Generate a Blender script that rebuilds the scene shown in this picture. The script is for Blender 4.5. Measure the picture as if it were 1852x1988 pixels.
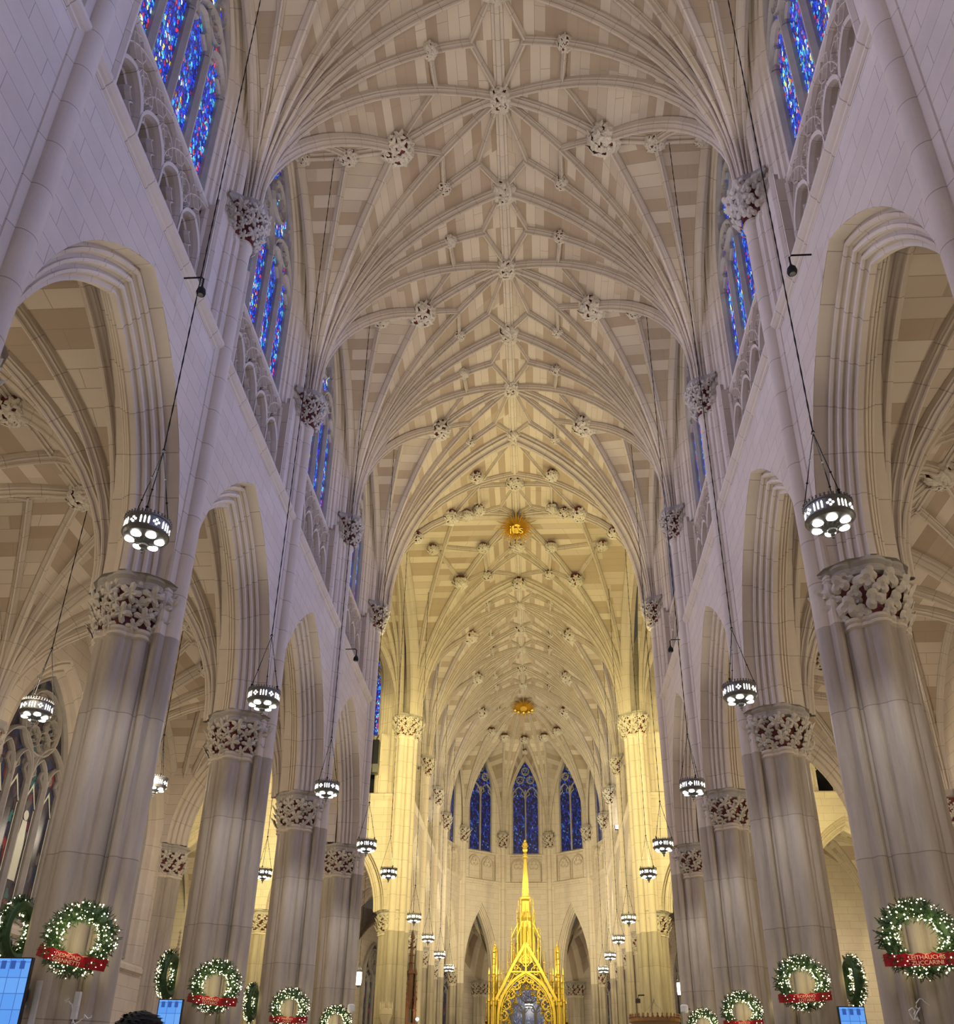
import bpy, math, random
from mathutils import Vector, Matrix
random.seed(7)
PI = math.pi
C = bpy.context.scene.collection
for _o in list(bpy.data.objects): bpy.data.objects.remove(_o)
sc = bpy.context.scene

# ------------------------------------------------------------------ camera
cd = bpy.data.cameras.new('camera'); cam = bpy.data.objects.new('camera', cd); C.objects.link(cam)
_r = Vector((0.99804951, 0.06085991, 0.01390154)); _u = Vector((0.01529879, -0.45433872, 0.89069763)); _f = Vector((-0.06052379, 0.88874766, 0.45438362))
cam.matrix_world = Matrix(((_r.x, _u.x, -_f.x, 0.795), (_r.y, _u.y, -_f.y, 0.0), (_r.z, _u.z, -_f.z, 1.6), (0, 0, 0, 1)))
cd.sensor_fit = 'HORIZONTAL'; cd.sensor_width = 36.0; cd.lens = 36.0 * 1757.9 / 1852.0; cd.shift_y = 240.0 / 1852.0
cd.clip_start = 0.05; cd.clip_end = 400
sc.camera = cam

# ------------------------------------------------------------------ world, view, lights
w = bpy.data.worlds.new('world'); sc.world = w; w.use_nodes = True
w.node_tree.nodes['Background'].inputs[0].default_value = (0.5, 0.42, 0.3, 1); w.node_tree.nodes['Background'].inputs[1].default_value = 0.12
sc.view_settings.view_transform = 'Standard'; sc.view_settings.look = 'None'; sc.view_settings.gamma = 1.0
sc.view_settings.use_curve_mapping = False; sc.view_settings.exposure = 0.0
cy = sc.cycles
cy.use_denoising = True; cy.max_bounces = 4; cy.diffuse_bounces = 3; cy.glossy_bounces = 1; cy.transmission_bounces = 2
cy.sample_clamp_indirect = 3.0; cy.sample_clamp_direct = 0; cy.caustics_reflective = False; cy.caustics_refractive = False
cy.use_adaptive_sampling = True; cy.adaptive_threshold = 0.08; cy.adaptive_min_samples = 16

L = 7.022; Y0 = 15.49; YW = Y0 + 3 * L; YE = YW + 14.3; LC = 6.78; YA = YE + 3 * LC; YC = (YW + YE) / 2
RIDGE = 31.84; SPR = 21.9; CAPT = 10.62
NB = [Y0 + (k - 0.5) * L for k in range(-2, 4)]            # nave bay centres
CB = [YE + (k + 0.5) * LC for k in range(3)]                # choir bay centres

def point(x, y, z, col, p, rad=0.25):
    l = bpy.data.lights.new('lamp_or_fill_light', 'POINT'); l.energy = p; l.color = col; l.shadow_soft_size = rad
    o = bpy.data.objects.new('lamp_or_fill_light', l); o.location = (x, y, z); C.objects.link(o); return o
def spot(x, y, z, tx, ty, tz, col, p, ang=100, blend=0.6, rad=0.3):
    l = bpy.data.lights.new('flood_light', 'SPOT'); l.energy = p; l.color = col; l.shadow_soft_size = rad; l.spot_size = math.radians(ang); l.spot_blend = blend
    o = bpy.data.objects.new('flood_light', l); o.location = (x, y, z)
    o.rotation_euler = (Vector((tx, ty, tz)) - Vector((x, y, z))).to_track_quat('-Z', 'Y').to_euler(); C.objects.link(o); return o
WARM = (1.0, 0.86, 0.66); NEUT = (1.0, 0.93, 0.84); COOL = (0.62, 0.66, 1.0); YEL = (1.0, 0.86, 0.36)
LS = 1.0
CHY = [Y0 + (k - 0.5) * L for k in range(4)]
for i, yb in enumerate(NB):
    for s in (-1, 1):
        # cool floods under the string course, thrown across the nave on to the opposite wall
        spot(s * 6.25, yb + 1.3, 20.9, -s * 6.4, yb, 15.0, (0.30, 0.41, 1.0) if s > 0 else (0.60, 0.61, 1.0), 1250 * LS, 115)
        # each chandelier throws part of its light upwards to the vault
        spot(s * 5.45, yb, 10.6, s * 1.5, yb, 31, NEUT, 260 * LS, 90, 0.9)
        spot(s * 6.3, yb + .9, 21.5, -s * 2.2, yb + 1.0, 31, (1.0, 0.89, 0.76), 470 * LS, 130, 0.8)
        spot(s * 5.43, yb, 9.25, s * 6.2, yb + .2, 0, (1.0, 0.97, 0.95), 260 * LS, 150, .5, .15)
        point(s * 11.0, yb, 10.2, WARM, 210 * LS, 0.4)
for s in (-1, 1):
    spot(s * 5.6, YW + 0.5, 16.5, s * 7.6, YE, 15, YEL, 6800 * LS, 75)
    spot(s * 5.6, YW + 0.5, 16.5, -s * 10, YE + 2, 15, YEL, 5600 * LS, 75)
    spot(s * 5.6, YW + 0.5, 16.5, s * 1.5, YC + 2, 31.5, YEL, 900 * LS, 110, 0.9)
    spot(s * 5.7, YC - 3.6, 10.6, s * 1.0, YC, 31.5, YEL, 3600 * LS, 110, 0.9)
    point(s * 15, YC, 12, YEL, 1500 * LS, 0.5); point(s * 18, YE + 3, 8, WARM, 350, .4)  # second point is added fill to brighten the chapel, no fixture there
    for yb in CB:
        spot(s * 5.2, yb, 10.6, s * 1.5, yb, 31, (1.0, 0.90, 0.58), 900 * LS, 95, 0.9)
        spot(s * 6.3, yb + .9, 21.5, -s * 2.2, yb + 1.0, 31, (1.0, 0.88, 0.50), 320 * LS, 130, 0.8)
        spot(s * 5.8, yb - 2.5, 16.0, -s * 6.4, yb + 1, 14.0, (1.0, 0.9, 0.62), 800 * LS, 110)
        point(s * 5.2, yb, 9.9, (1.0, 0.9, 0.66), 260 * LS, 0.3)
        point(s * 11.0, yb, 10.2, WARM, 160 * LS, 0.4)
spot(0, YA - 7, 14.0, 0, YA + 6, 19, (1.0, 0.90, 0.66), 1700 * LS, 130)
spot(3.5, 47, 14.0, 0, 62, 12, (1.0, 0.88, 0.5), 750 * LS, 40)
spot(-3.5, 47, 14.0, 0, 62, 12, (1.0, 0.88, 0.5), 750 * LS, 40)
point(0, YA + 10.5, 9.5, WARM, 120, .3); point(-7.5, YA + 7, 9.5, WARM, 70, .3); point(7.5, YA + 7, 9.5, WARM, 70, .3); point(0, YA + 19, 9.5, NEUT, 200, .3)

# ------------------------------------------------------------------ materials
def nodes(name):
    m = bpy.data.materials.new(name); m.use_nodes = True; nt = m.node_tree; return m, nt, nt.nodes['Principled BSDF']
def N(nt, t, **kw):
    n = nt.nodes.new(t)
    for k, v in kw.items():
        if k in n.inputs: n.inputs[k].default_value = v
        else: setattr(n, k, v)
    return n
def stone(name, c1, c2, bw=1.1, bh=0.45, mort=0.012, mortc=None, var=0.12, rough=0.8, off=0.5, bump=0.15, bias=0.0, streak=0.0):
    m, nt, b = nodes(name); lk = nt.links.new
    uv = N(nt, 'ShaderNodeUVMap'); 
    br = N(nt, 'ShaderNodeTexBrick'); br.offset = off
    br.inputs['Scale'].default_value = 1.0; br.inputs['Brick Width'].default_value = bw; br.inputs['Row Height'].default_value = bh
    br.inputs['Mortar Size'].default_value = mort; br.inputs['Mortar Smooth'].default_value = 0.3; br.inputs['Bias'].default_value = bias
    br.inputs['Color1'].default_value = (*c1, 1); br.inputs['Color2'].default_value = (*c2, 1)
    mc = mortc or tuple(x * 0.55 for x in c1); br.inputs['Mortar'].default_value = (*mc, 1)
    lk(uv.outputs[0], br.inputs['Vector'])
    tc = N(nt, 'ShaderNodeTexCoord'); no = N(nt, 'ShaderNodeTexNoise', Scale=0.9, Detail=6.0, Roughness=0.65)
    mp = N(nt, 'ShaderNodeMapping'); lk(tc.outputs['Object'], mp.inputs[0]); 
    if streak: mp.inputs['Scale'].default_value = (1.6, 1.6, 0.22)
    lk(mp.outputs[0], no.inputs['Vector'])
    mr = N(nt, 'ShaderNodeMapRange'); mr.inputs['From Min'].default_value = 0.3; mr.inputs['From Max'].default_value = 0.7
    mr.inputs['To Min'].default_value = 1 - var; mr.inputs['To Max'].default_value = 1 + var * 0.6
    lk(no.outputs['Fac'], mr.inputs['Value'])
    mx = N(nt, 'ShaderNodeVectorMath', operation='SCALE'); lk(br.outputs['Color'], mx.inputs[0]); lk(mr.outputs[0], mx.inputs['Scale'])
    lk(mx.outputs[0], b.inputs['Base Color']); b.inputs['Roughness'].default_value = rough
    b.inputs['Specular IOR Level'].default_value = 0.25
    if bump:
        n2 = N(nt, 'ShaderNodeTexNoise', Scale=14.0, Detail=4.0); lk(tc.outputs['Object'], n2.inputs['Vector'])
        bp = N(nt, 'ShaderNodeBump', Strength=bump, Distance=0.02); lk(n2.outputs['Fac'], bp.inputs['Height']); lk(bp.outputs[0], b.inputs['Normal'])
    return m
LIME = (0.62, 0.53, 0.43); LIME2 = (0.57, 0.475, 0.375)
M = {}
M['wall'] = stone('limestone_ashlar', LIME, (0.66, 0.575, 0.475), 1.15, 0.42, 0.008, (0.36, 0.31, 0.27), 0.08)
M['mould'] = stone('limestone_moulding', (0.64, 0.55, 0.445), (0.67, 0.585, 0.48), 40, 0.95, 0.012, (0.40, 0.33, 0.27), 0.08)
M['rib'] = stone('limestone_rib', (0.57, 0.49, 0.40), (0.60, 0.52, 0.43), 40, 0.8, 0.010, (0.36, 0.30, 0.24), 0.08)
def webmat():
    m, nt, b = nodes('vault_web_courses'); lk = nt.links.new
    uv = N(nt, 'ShaderNodeUVMap'); sx = N(nt, 'ShaderNodeSeparateXYZ'); lk(uv.outputs[0], sx.inputs[0])
    def mth(op, a, bb=None, c=None):
        n = N(nt, 'ShaderNodeMath', operation=op)
        for i, q in enumerate((a, bb, c)):
            if q is None: continue
            if isinstance(q, (int, float)): n.inputs[i].default_value = q
            else: lk(q, n.inputs[i])
        return n.outputs[0]
    row = mth('FLOOR', mth('DIVIDE', sx.outputs[1], 0.40)); rw = N(nt, 'ShaderNodeTexWhiteNoise', noise_dimensions='1D'); lk(row, rw.inputs['W'])
    col = mth('FLOOR', mth('ADD', mth('DIVIDE', sx.outputs[0], 2.6), mth('MULTIPLY', rw.outputs[0], 7.0)))
    cb = N(nt, 'ShaderNodeCombineXYZ'); lk(row, cb.inputs[0]); lk(col, cb.inputs[1]); wn = N(nt, 'ShaderNodeTexWhiteNoise', noise_dimensions='2D'); lk(cb.outputs[0], wn.inputs['Vector'])
    r2 = N(nt, 'ShaderNodeTexWhiteNoise', noise_dimensions='1D'); lk(mth('ADD', row, 0.37), r2.inputs['W'])
    v = mth('ADD', mth('MULTIPLY', wn.outputs[0], 0.40), mth('MULTIPLY', r2.outputs[0], 0.60))
    cr = N(nt, 'ShaderNodeValToRGB'); cr.color_ramp.interpolation = 'CONSTANT'; lk(v, cr.inputs[0]); e = cr.color_ramp.elements
    e[0].position = 0; e[0].color = (0.64, 0.55, 0.44, 1); e[1].position = 0.40; e[1].color = (0.56, 0.47, 0.37, 1)
    q = e.new(0.55); q.color = (0.45, 0.355, 0.26, 1); q = e.new(0.8); q.color = (0.405, 0.31, 0.22, 1)
    br = N(nt, 'ShaderNodeTexBrick'); br.offset = 0.37; br.inputs['Scale'].default_value = 1; br.inputs['Brick Width'].default_value = 2.6; br.inputs['Row Height'].default_value = 0.40; br.inputs['Mortar Size'].default_value = 0.009
    lk(uv.outputs[0], br.inputs['Vector']); mx = N(nt, 'ShaderNodeMix', data_type='RGBA'); lk(br.outputs['Fac'], mx.inputs[0]); lk(cr.outputs[0], mx.inputs[6]); mx.inputs[7].default_value = (0.38, 0.31, 0.24, 1)
    lk(mx.outputs[2], b.inputs['Base Color']); b.inputs['Roughness'].default_value = .85; b.inputs['Specular IOR Level'].default_value = .2
    return m
M['web'] = webmat()
M['pier'] = stone('mottled_pier_stone', (0.45, 0.385, 0.31), (0.50, 0.43, 0.355), 40, 2.6, 0.010, (0.28, 0.24, 0.2), 0.34, 0.55, bump=0.05, streak=1)
M['leaf'] = stone('carved_leaf_stone', (0.60, 0.54, 0.45), (0.60, 0.54, 0.45), 50, 50, 0, None, 0.15, 0.85, bump=0.3)
M['abacus'] = stone('abacus_stone', (0.42, 0.38, 0.33), (0.42, 0.38, 0.33), 50, 50, 0, None, 0.2, 0.8)
M['floor'] = stone('floor_marble', (0.33, 0.30, 0.26), (0.42, 0.39, 0.34), 0.6, 0.6, 0.01, None, 0.1, 0.3)
def plain(name, col, rough=0.6, metal=0.0, emit=None, es=0.0, spec=0.5):
    m, nt, b = nodes(name); b.inputs['Base Color'].default_value = (*col, 1); b.inputs['Roughness'].default_value = rough; b.inputs['Metallic'].default_value = metal
    b.inputs['Specular IOR Level'].default_value = spec
    tc = N(nt, 'ShaderNodeTexCoord'); no = N(nt, 'ShaderNodeTexNoise', Scale=6.0, Detail=3.0); nt.links.new(tc.outputs['Object'], no.inputs['Vector'])
    mr = N(nt, 'ShaderNodeMapRange'); mr.inputs['To Min'].default_value = 0.85; mr.inputs['To Max'].default_value = 1.12; nt.links.new(no.outputs['Fac'], mr.inputs['Value'])
    vm = N(nt, 'ShaderNodeVectorMath', operation='SCALE'); vm.inputs[0].default_value = col; nt.links.new(mr.outputs[0], vm.inputs['Scale']); nt.links.new(vm.outputs[0], b.inputs['Base Color'])
    if emit: b.inputs['Emission Color'].default_value = (*emit, 1); b.inputs['Emission Strength'].default_value = es
    return m
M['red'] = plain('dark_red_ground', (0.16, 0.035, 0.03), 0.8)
M['void'] = plain('passage_shade', (0.012, 0.014, 0.018), 0.9)  # near-black colour imitates the shade inside the triforium passage
M['iron'] = plain('black_iron', (0.015, 0.015, 0.016), 0.7, 0.0, spec=.2)
M['brassdark'] = plain('aged_silvered_metal', (0.20, 0.20, 0.185), 0.45, 0.6)
M['gold'] = plain('polished_gilt_bronze', (0.82, 0.58, 0.10), 0.36, 0.7)
M['goldlamp'] = plain('gilded_boss', (0.95, 0.58, 0.08), 0.35, 0.6)
M['glow'] = plain('lamp_glass', (0.9, 0.9, 0.88), 0.4, 0, (1.0, 0.98, 0.93), 8.0)
M['glow2'] = plain('lamp_cutout_glass', (0.9, 0.9, 0.88), 0.4, 0, (1.0, 0.98, 0.94), 5.0)
M['fairy'] = plain('fairy_bulb', (1, 0.9, 0.6), 0.4, 0, (1.0, 0.88, 0.55), 9.0)
M['pine'] = plain('pine_needles', (0.045, 0.10, 0.035), 0.6)
M['ribbon'] = plain('red_velvet', (0.36, 0.003, 0.012), 0.35)
M['thread'] = plain('gold_thread', (0.85, 0.62, 0.42), 0.5)
M['hair'] = plain('black_hair', (0.004, 0.0035, 0.003), 0.65, spec=.15)
M['skin'] = plain('skin', (0.45, 0.26, 0.17), 0.5)
M['coat'] = plain('dark_coat', (0.02, 0.022, 0.03), 0.8)
M['white'] = plain('white_plastic', (0.7, 0.7, 0.72), 0.4)
M['black'] = plain('black_plastic', (0.01, 0.01, 0.012), 0.4)
M['wood'] = plain('carved_oak', (0.12, 0.05, 0.025), 0.5)
M['bronze'] = plain('tester_bronze', (0.35, 0.19, 0.09), 0.4, 0.4)
M['screw'] = plain('wire', (0.45, 0.42, 0.38), 0.5)
def stained(name, hues, sx=9.0, sz=4.5, es=1.0, lead=0.06, base=(0.02, 0.02, 0.04), big=0.0):
    """leaded pieces: random colour per voronoi cell, dark leads between"""
    m, nt, b = nodes(name); lk = nt.links.new
    uv = N(nt, 'ShaderNodeUVMap'); mp = N(nt, 'ShaderNodeMapping'); mp.inputs['Scale'].default_value = (sx, sz, 1); lk(uv.outputs[0], mp.inputs[0])
    wn = N(nt, 'ShaderNodeTexNoise', Scale=2.0, Detail=2.0); lk(mp.outputs[0], wn.inputs['Vector'])
    va = N(nt, 'ShaderNodeVectorMath', operation='MULTIPLY_ADD'); lk(wn.outputs['Color'], va.inputs[0]); va.inputs[1].default_value = (0.7, 0.7, 0); lk(mp.outputs[0], va.inputs[2])
    v1 = N(nt, 'ShaderNodeTexVoronoi', voronoi_dimensions='2D', Scale=1.0); lk(va.outputs[0], v1.inputs['Vector'])
    v2 = N(nt, 'ShaderNodeTexVoronoi', voronoi_dimensions='2D', feature='DISTANCE_TO_EDGE', Scale=1.0); lk(va.outputs[0], v2.inputs['Vector'])
    sep = N(nt, 'ShaderNodeSeparateColor'); lk(v1.outputs['Color'], sep.inputs[0])
    n3 = N(nt, 'ShaderNodeTexNoise', Scale=0.35, Detail=1.0); lk(uv.outputs[0], n3.inputs['Vector'])
    ad = N(nt, 'ShaderNodeMath', operation='MULTIPLY_ADD'); lk(n3.outputs['Fac'], ad.inputs[0]); ad.inputs[1].default_value = 0.5; ad.inputs[2].default_value = -0.25
    a2 = N(nt, 'ShaderNodeMath', operation='ADD'); lk(sep.outputs[0], a2.inputs[0]); lk(ad.outputs[0], a2.inputs[1])
    cr = N(nt, 'ShaderNodeValToRGB'); cr.color_ramp.interpolation = 'CONSTANT'; lk(a2.outputs[0], cr.inputs[0])
    el = cr.color_ramp.elements
    el[0].position = 0; el[0].color = (*hues[0][1], 1); el[1].position = hues[1][0]; el[1].color = (*hues[1][1], 1)
    for p, c in hues[2:]:
        e = el.new(p); e.color = (*c, 1)
    ge = N(nt, 'ShaderNodeMath', operation='GREATER_THAN'); lk(v2.outputs['Distance'], ge.inputs[0]); ge.inputs[1].default_value = lead
    # brightness of each piece varies a little
    ml = N(nt, 'ShaderNodeMath', operation='MULTIPLY_ADD'); lk(sep.outputs[1], ml.inputs[0]); ml.inputs[1].default_value = 1.1; ml.inputs[2].default_value = 0.25
    m2 = N(nt, 'ShaderNodeMath', operation='MULTIPLY'); lk(ml.outputs[0], m2.inputs[0]); lk(ge.outputs[0], m2.inputs[1])
    m3 = N(nt, 'ShaderNodeMath', operation='MULTIPLY'); lk(m2.outputs[0], m3.inputs[0]); m3.inputs[1].default_value = es
    b.inputs['Base Color'].default_value = (*base, 1); b.inputs['Roughness'].default_value = 0.25
    lk(cr.outputs[0], b.inputs['Emission Color']); lk(m3.outputs[0], b.inputs['Emission Strength'])  # emission stands in for outside light coming through the panes
    return m
M['glass'] = stained('blue_stained_glass', [(0, (0.01, 0.02, 0.25)), (0.18, (0.01, 0.06, 0.85)), (0.40, (0.0, 0.02, 0.40)), (0.52, (0.02, 0.30, 0.95)), (0.66, (0.10, 0.62, 0.85)), (0.74, (0.02, 0.04, 0.6)), (0.83, (0.70, 0.03, 0.06)), (0.90, (0.65, 0.85, 1.0)), (0.955, (0.5, 0.12, 0.55)), (0.985, (0.9, 0.8, 0.1))], 15, 7.5, 1.5, 0.09)
M['glassdark'] = stained('deep_blue_apse_glass', [(0, (0.005, 0.01, 0.05)), (0.35, (0.01, 0.03, 0.30)), (0.6, (0.01, 0.01, 0.06)), (0.75, (0.03, 0.10, 0.60)), (0.9, (0.06, 0.02, 0.05)), (0.96, (0.1, 0.3, 0.7))], 9, 6, 0.7, 0.08)
M['glassaisle'] = stained('dark_aisle_glass', [(0, (0.015, 0.01, 0.008)), (0.3, (0.04, 0.02, 0.015)), (0.55, (0.01, 0.015, 0.03)), (0.75, (0.07, 0.05, 0.035)), (0.88, (0.12, 0.015, 0.012)), (0.94, (0.02, 0.10, 0.07))], 5, 2.5, 0.9, 0.05)
M['glasscanopy'] = stained('canopy_glass', [(0, (0.4, 0.35, 0.2)), (0.4, (0.02, 0.03, 0.3)), (0.7, (0.03, 0.05, 0.5)), (0.9, (0.5, 0.5, 0.4))], 9, 7, 0.5, 0.06)
M['glasspale'] = plain('pale_figure_glass', (0.4, 0.38, 0.28), 0.4, 0, (0.62, 0.55, 0.36), 0.30)  # faint glow imitates outside light through the pale figure
M['glasslady'] = stained('lady_chapel_glass', [(0, (0.01, 0.02, 0.08)), (0.35, (0.06, 0.10, 0.28)), (0.6, (0.02, 0.03, 0.10)), (0.8, (0.16, 0.22, 0.45)), (0.93, (0.35, 0.4, 0.55))], 12, 8, 0.9, 0.07)
def screenmat():
    m, nt, b = nodes('screen_picture'); lk = nt.links.new
    uv = N(nt, 'ShaderNodeUVMap'); wv = N(nt, 'ShaderNodeTexBrick'); wv.inputs['Scale'].default_value = 1; wv.inputs['Brick Width'].default_value = 0.2; wv.inputs['Row Height'].default_value = 0.23
    wv.inputs['Mortar Size'].default_value = 0.006; wv.offset = 0.0
    wv.inputs['Color1'].default_value = (0.10, 0.32, 0.85, 1); wv.inputs['Color2'].default_value = (0.15, 0.40, 0.9, 1); wv.inputs['Mortar'].default_value = (0.05, 0.15, 0.5, 1)
    lk(uv.outputs[0], wv.inputs['Vector']); b.inputs['Base Color'].default_value = (0.02, 0.02, 0.03, 1); b.inputs['Roughness'].default_value = 0.2
    lk(wv.outputs[0], b.inputs['Emission Color']); b.inputs['Emission Strength'].default_value = 1.0
    return m
M['screen'] = screenmat()

# ------------------------------------------------------------------ mesh helpers
class MB:
    def __init__(s): s.v = []; s.f = []; s.uv = []; s.mi = []
    def quadgrid(s, P, UV=None, closed=False, mi=0, flip=False):
        b = len(s.v); n = len(P); m = len(P[0])
        for row in P: s.v.extend([tuple(p) for p in row])
        for i in range(n - 1):
            for j in range(m if closed else m - 1):
                j2 = (j + 1) % m
                ix = [(i, j), (i + 1, j), (i + 1, j2), (i, j2)]
                uvs = []
                if UV is None: uvs = [(0, 0)] * 4
                else:
                    for a, c in ix:
                        if closed and c == 0 and j == m - 1: uvs.append((UV[a][m - 1][0] + (UV[a][m-1][0]-UV[a][m-2][0]), UV[a][m - 1][1]))
                        else: uvs.append(UV[a][c])
                f = [b + a * m + c for a, c in ix]
                if flip: f.reverse(); uvs.reverse()
                s.f.append(f); s.uv.append(uvs); s.mi.append(mi)
    def face(s, pts, uvs=None, mi=0):
        b = len(s.v); s.v.extend([tuple(p) for p in pts]); s.f.append(list(range(b, b + len(pts)))); s.uv.append(uvs or [(0, 0)] * len(pts)); s.mi.append(mi)
    def raw(s, vs, fs, mi=0, uvs=None):
        b = len(s.v); s.v.extend([tuple(p) for p in vs])
        for k, f in enumerate(fs):
            s.f.append([b + i for i in f]); s.uv.append([uvs[i] for i in f] if uvs else [(0, 0)] * len(f)); s.mi.append(mi)
    def box(s, x0, x1, y0, y1, z0, z1, mi=0):
        vs = [(x0, y0, z0), (x1, y0, z0), (x1, y1, z0), (x0, y1, z0), (x0, y0, z1), (x1, y0, z1), (x1, y1, z1), (x0, y1, z1)]
        for f, ax in (((0, 3, 2, 1), 2), ((4, 5, 6, 7), 2), ((0, 1, 5, 4), 1), ((2, 3, 7, 6), 1), ((1, 2, 6, 5), 0), ((3, 0, 4, 7), 0)):
            pts = [vs[i] for i in f]; a, b2 = ((1, 2), (0, 2), (0, 1))[ax]
            s.face(pts, [(p[a], p[b2]) for p in pts], mi)
    def tube(s, path, r, n=8, mi=0, cap=True):
        """round rod along a 3D path; r a number or list"""
        P = []; path = [Vector(p) for p in path]; uv = []; d = 0
        for i, p in enumerate(path):
            t = (path[min(i + 1, len(path) - 1)] - path[max(i - 1, 0)]).normalized()
            a = Vector((0, 0, 1)) if abs(t.z) < 0.9 else Vector((1, 0, 0)); u = t.cross(a).normalized(); v = t.cross(u)
            rr = r[i] if isinstance(r, (list, tuple)) else r
            if i: d += (p - path[i - 1]).length
            P.append([p + (u * math.cos(2 * PI * k / n) + v * math.sin(2 * PI * k / n)) * rr for k in range(n)]); uv.append([(k * 0.1, d) for k in range(n)])
        s.quadgrid(P, uv, closed=True, mi=mi)
        if cap:
            s.face(P[0], None, mi); s.face(P[-1][::-1], None, mi)
    def lathe(s, prof, n=20, c=(0, 0, 0), mi=0):
        P = [[(c[0] + r * math.cos(2 * PI * k / n), c[1] + r * math.sin(2 * PI * k / n), c[2] + z) for k in range(n)] for r, z in prof]
        s.quadgrid(P, [[(k * 0.1, z) for k in range(n)] for r, z in prof], closed=True, mi=mi)
    def mesh(s, name, mats, smooth=False):
        me = bpy.data.meshes.new(name); me.from_pydata(s.v, [], s.f)
        for m in (mats if isinstance(mats, (list, tuple)) else [mats]): me.materials.append(m)
        ul = me.uv_layers.new(name='UVMap'); k = 0; dat = []
        for u in s.uv:
            for a in u: dat.extend((a[0], a[1]))
        ul.data.foreach_set('uv', dat)
        me.polygons.foreach_set('material_index', s.mi)
        if smooth: me.polygons.foreach_set('use_smooth', [True] * len(me.polygons))
        me.update(); return me
    def build(s, name, mats, parent=None, smooth=False, **kw):
        return link(name, s.mesh(name, mats, smooth), parent, **kw)
def link(name, data, parent=None, loc=None, rz=None, scale=None):
    o = bpy.data.objects.new(name, data); C.objects.link(o)
    if parent: o.parent = parent
    if loc: o.location = loc
    if rz is not None: o.rotation_euler = (0, 0, rz)
    if scale: o.scale = scale
    return o
def tag(o, label=None, cat=None, group=None, kind=None):
    if label: o['label'] = label
    if cat: o['category'] = cat
    if group: o['group'] = group
    if kind: o['kind'] = kind
    return o
def thing(name, label, cat, loc=(0, 0, 0), rz=0, group=None):
    o = link(name, None, None, loc, rz); o.empty_display_size = 0.2; return tag(o, label, cat, group)
def struct(name, loc=(0, 0, 0), rz=0, label=None, scale=None):
    o = link(name, None, None, loc, rz, scale); o['kind'] = 'structure'
    if label: o['label'] = label
    return o
def children_of(o): return [c for c in ALLCH.get(o.name, [])]
ALLCH = {}
def copy_tree(o, loc=None, rz=None, parent=None):
    c = o.copy(); C.objects.link(c); c.parent = parent
    if loc is not None: c.location = loc
    if rz is not None: c.rotation_euler = (0, 0, rz)
    for ch in list(o.children): copy_tree(ch, parent=c)
    return c

# pointed two-centred arch: half-span a, rise h, offset o outward; s in [-1,1]
def ap(a, h, o, s):
    R = (a * a + h * h) / (2 * a); c = R - a; r = max(R + o, abs(c) + 1e-4); th = math.acos(c / r) * (1 - abs(s))
    x = r * math.cos(th) - c; return (math.copysign(1, s) * x if s else 0.0, r * math.sin(th), r)
def arch_sweep(mb, a, h, z0, prof, n=14, jamb=0.0, mi=0, xc=0.0, jn=1):
    """prof: list of (x depth, o radial offset).  plane: local x = depth, y = along the wall"""
    ss = [-1 + 2 * i / (2 * n) for i in range(2 * n + 1)]
    P = []; UV = []; pl = [0]
    for j in range(1, len(prof)): pl.append(pl[-1] + math.hypot(prof[j][0] - prof[j - 1][0], prof[j][1] - prof[j - 1][1]))
    Rr = (a * a + h * h) / (2 * a); tot = Rr * math.acos((Rr - a) / Rr)
    if jamb > 0:
        for q in range(jn): 
            zz = -jamb * (1 - q / jn)
            P.append([(x, -(a + o), z0 + zz) for x, o in prof]); UV.append([(pl[j], zz) for j in range(len(prof))])
    for s in ss:
        row = []
        for x, o in prof:
            y, z, r = ap(a, h, o, s); row.append((x, y, z0 + z))
        P.append(row); UV.append([(pl[j], (s + 1) * tot) for j in range(len(prof))])
    if jamb > 0:
        for q in range(1, jn + 1):
            zz = -jamb * (q / jn)
            P.append([(x, (a + o), z0 + zz) for x, o in prof]); UV.append([(pl[j], 2 * tot - zz) for j in range(len(prof))])
    if xc: P = [[(p[0], p[1] + xc, p[2]) for p in r] for r in P]
    mb.quadgrid(P, UV, mi=mi, flip=True)
def bar(mb, pts, x, w, d, closed=False, mi=0):
    """stone bar along a 2D path (y,z) in the wall plane, centre depth x, width w, depth d, chamfered towards the nave"""
    pr = [(-d / 2, -w * 0.12), (-d / 2, w * 0.12), (-d * 0.15, w / 2), (d / 2, w / 2), (d / 2, -w / 2), (-d * 0.15, -w / 2)]
    n = len(pts); P = []; UV = []; dd = 0
    for i, p in enumerate(pts):
        if closed: a, b = pts[(i - 1) % n], pts[(i + 1) % n]
        else: a, b = pts[max(i - 1, 0)], pts[min(i + 1, n - 1)]
        ty, tz = b[0] - a[0], b[1] - a[1]; l = math.hypot(ty, tz) or 1; ny, nz = -tz / l, ty / l
        if i: dd += math.hypot(p[0] - pts[i - 1][0], p[1] - pts[i - 1][1])
        P.append([(x + e, p[0] + ny * q, p[1] + nz * q) for e, q in pr]); UV.append([(k * 0.05, dd) for k in range(len(pr))])
    if closed: P.append(P[0]); UV.append([(u, v + 0.1) for u, v in UV[-1]])
    mb.quadgrid(P, UV, closed=True, mi=mi)
def archpts(a, h, z0, n=8, yc=0.0, z_foot=None, o=0.0):
    pts = [(yc + ap(a, h, o, -1 + i / n)[0], z0 + ap(a, h, o, -1 + i / n)[1]) for i in range(2 * n + 1)]
    if z_foot is not None: pts = [(yc - a - o, z_foot)] + pts + [(yc + a + o, z_foot)]
    return pts
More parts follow.
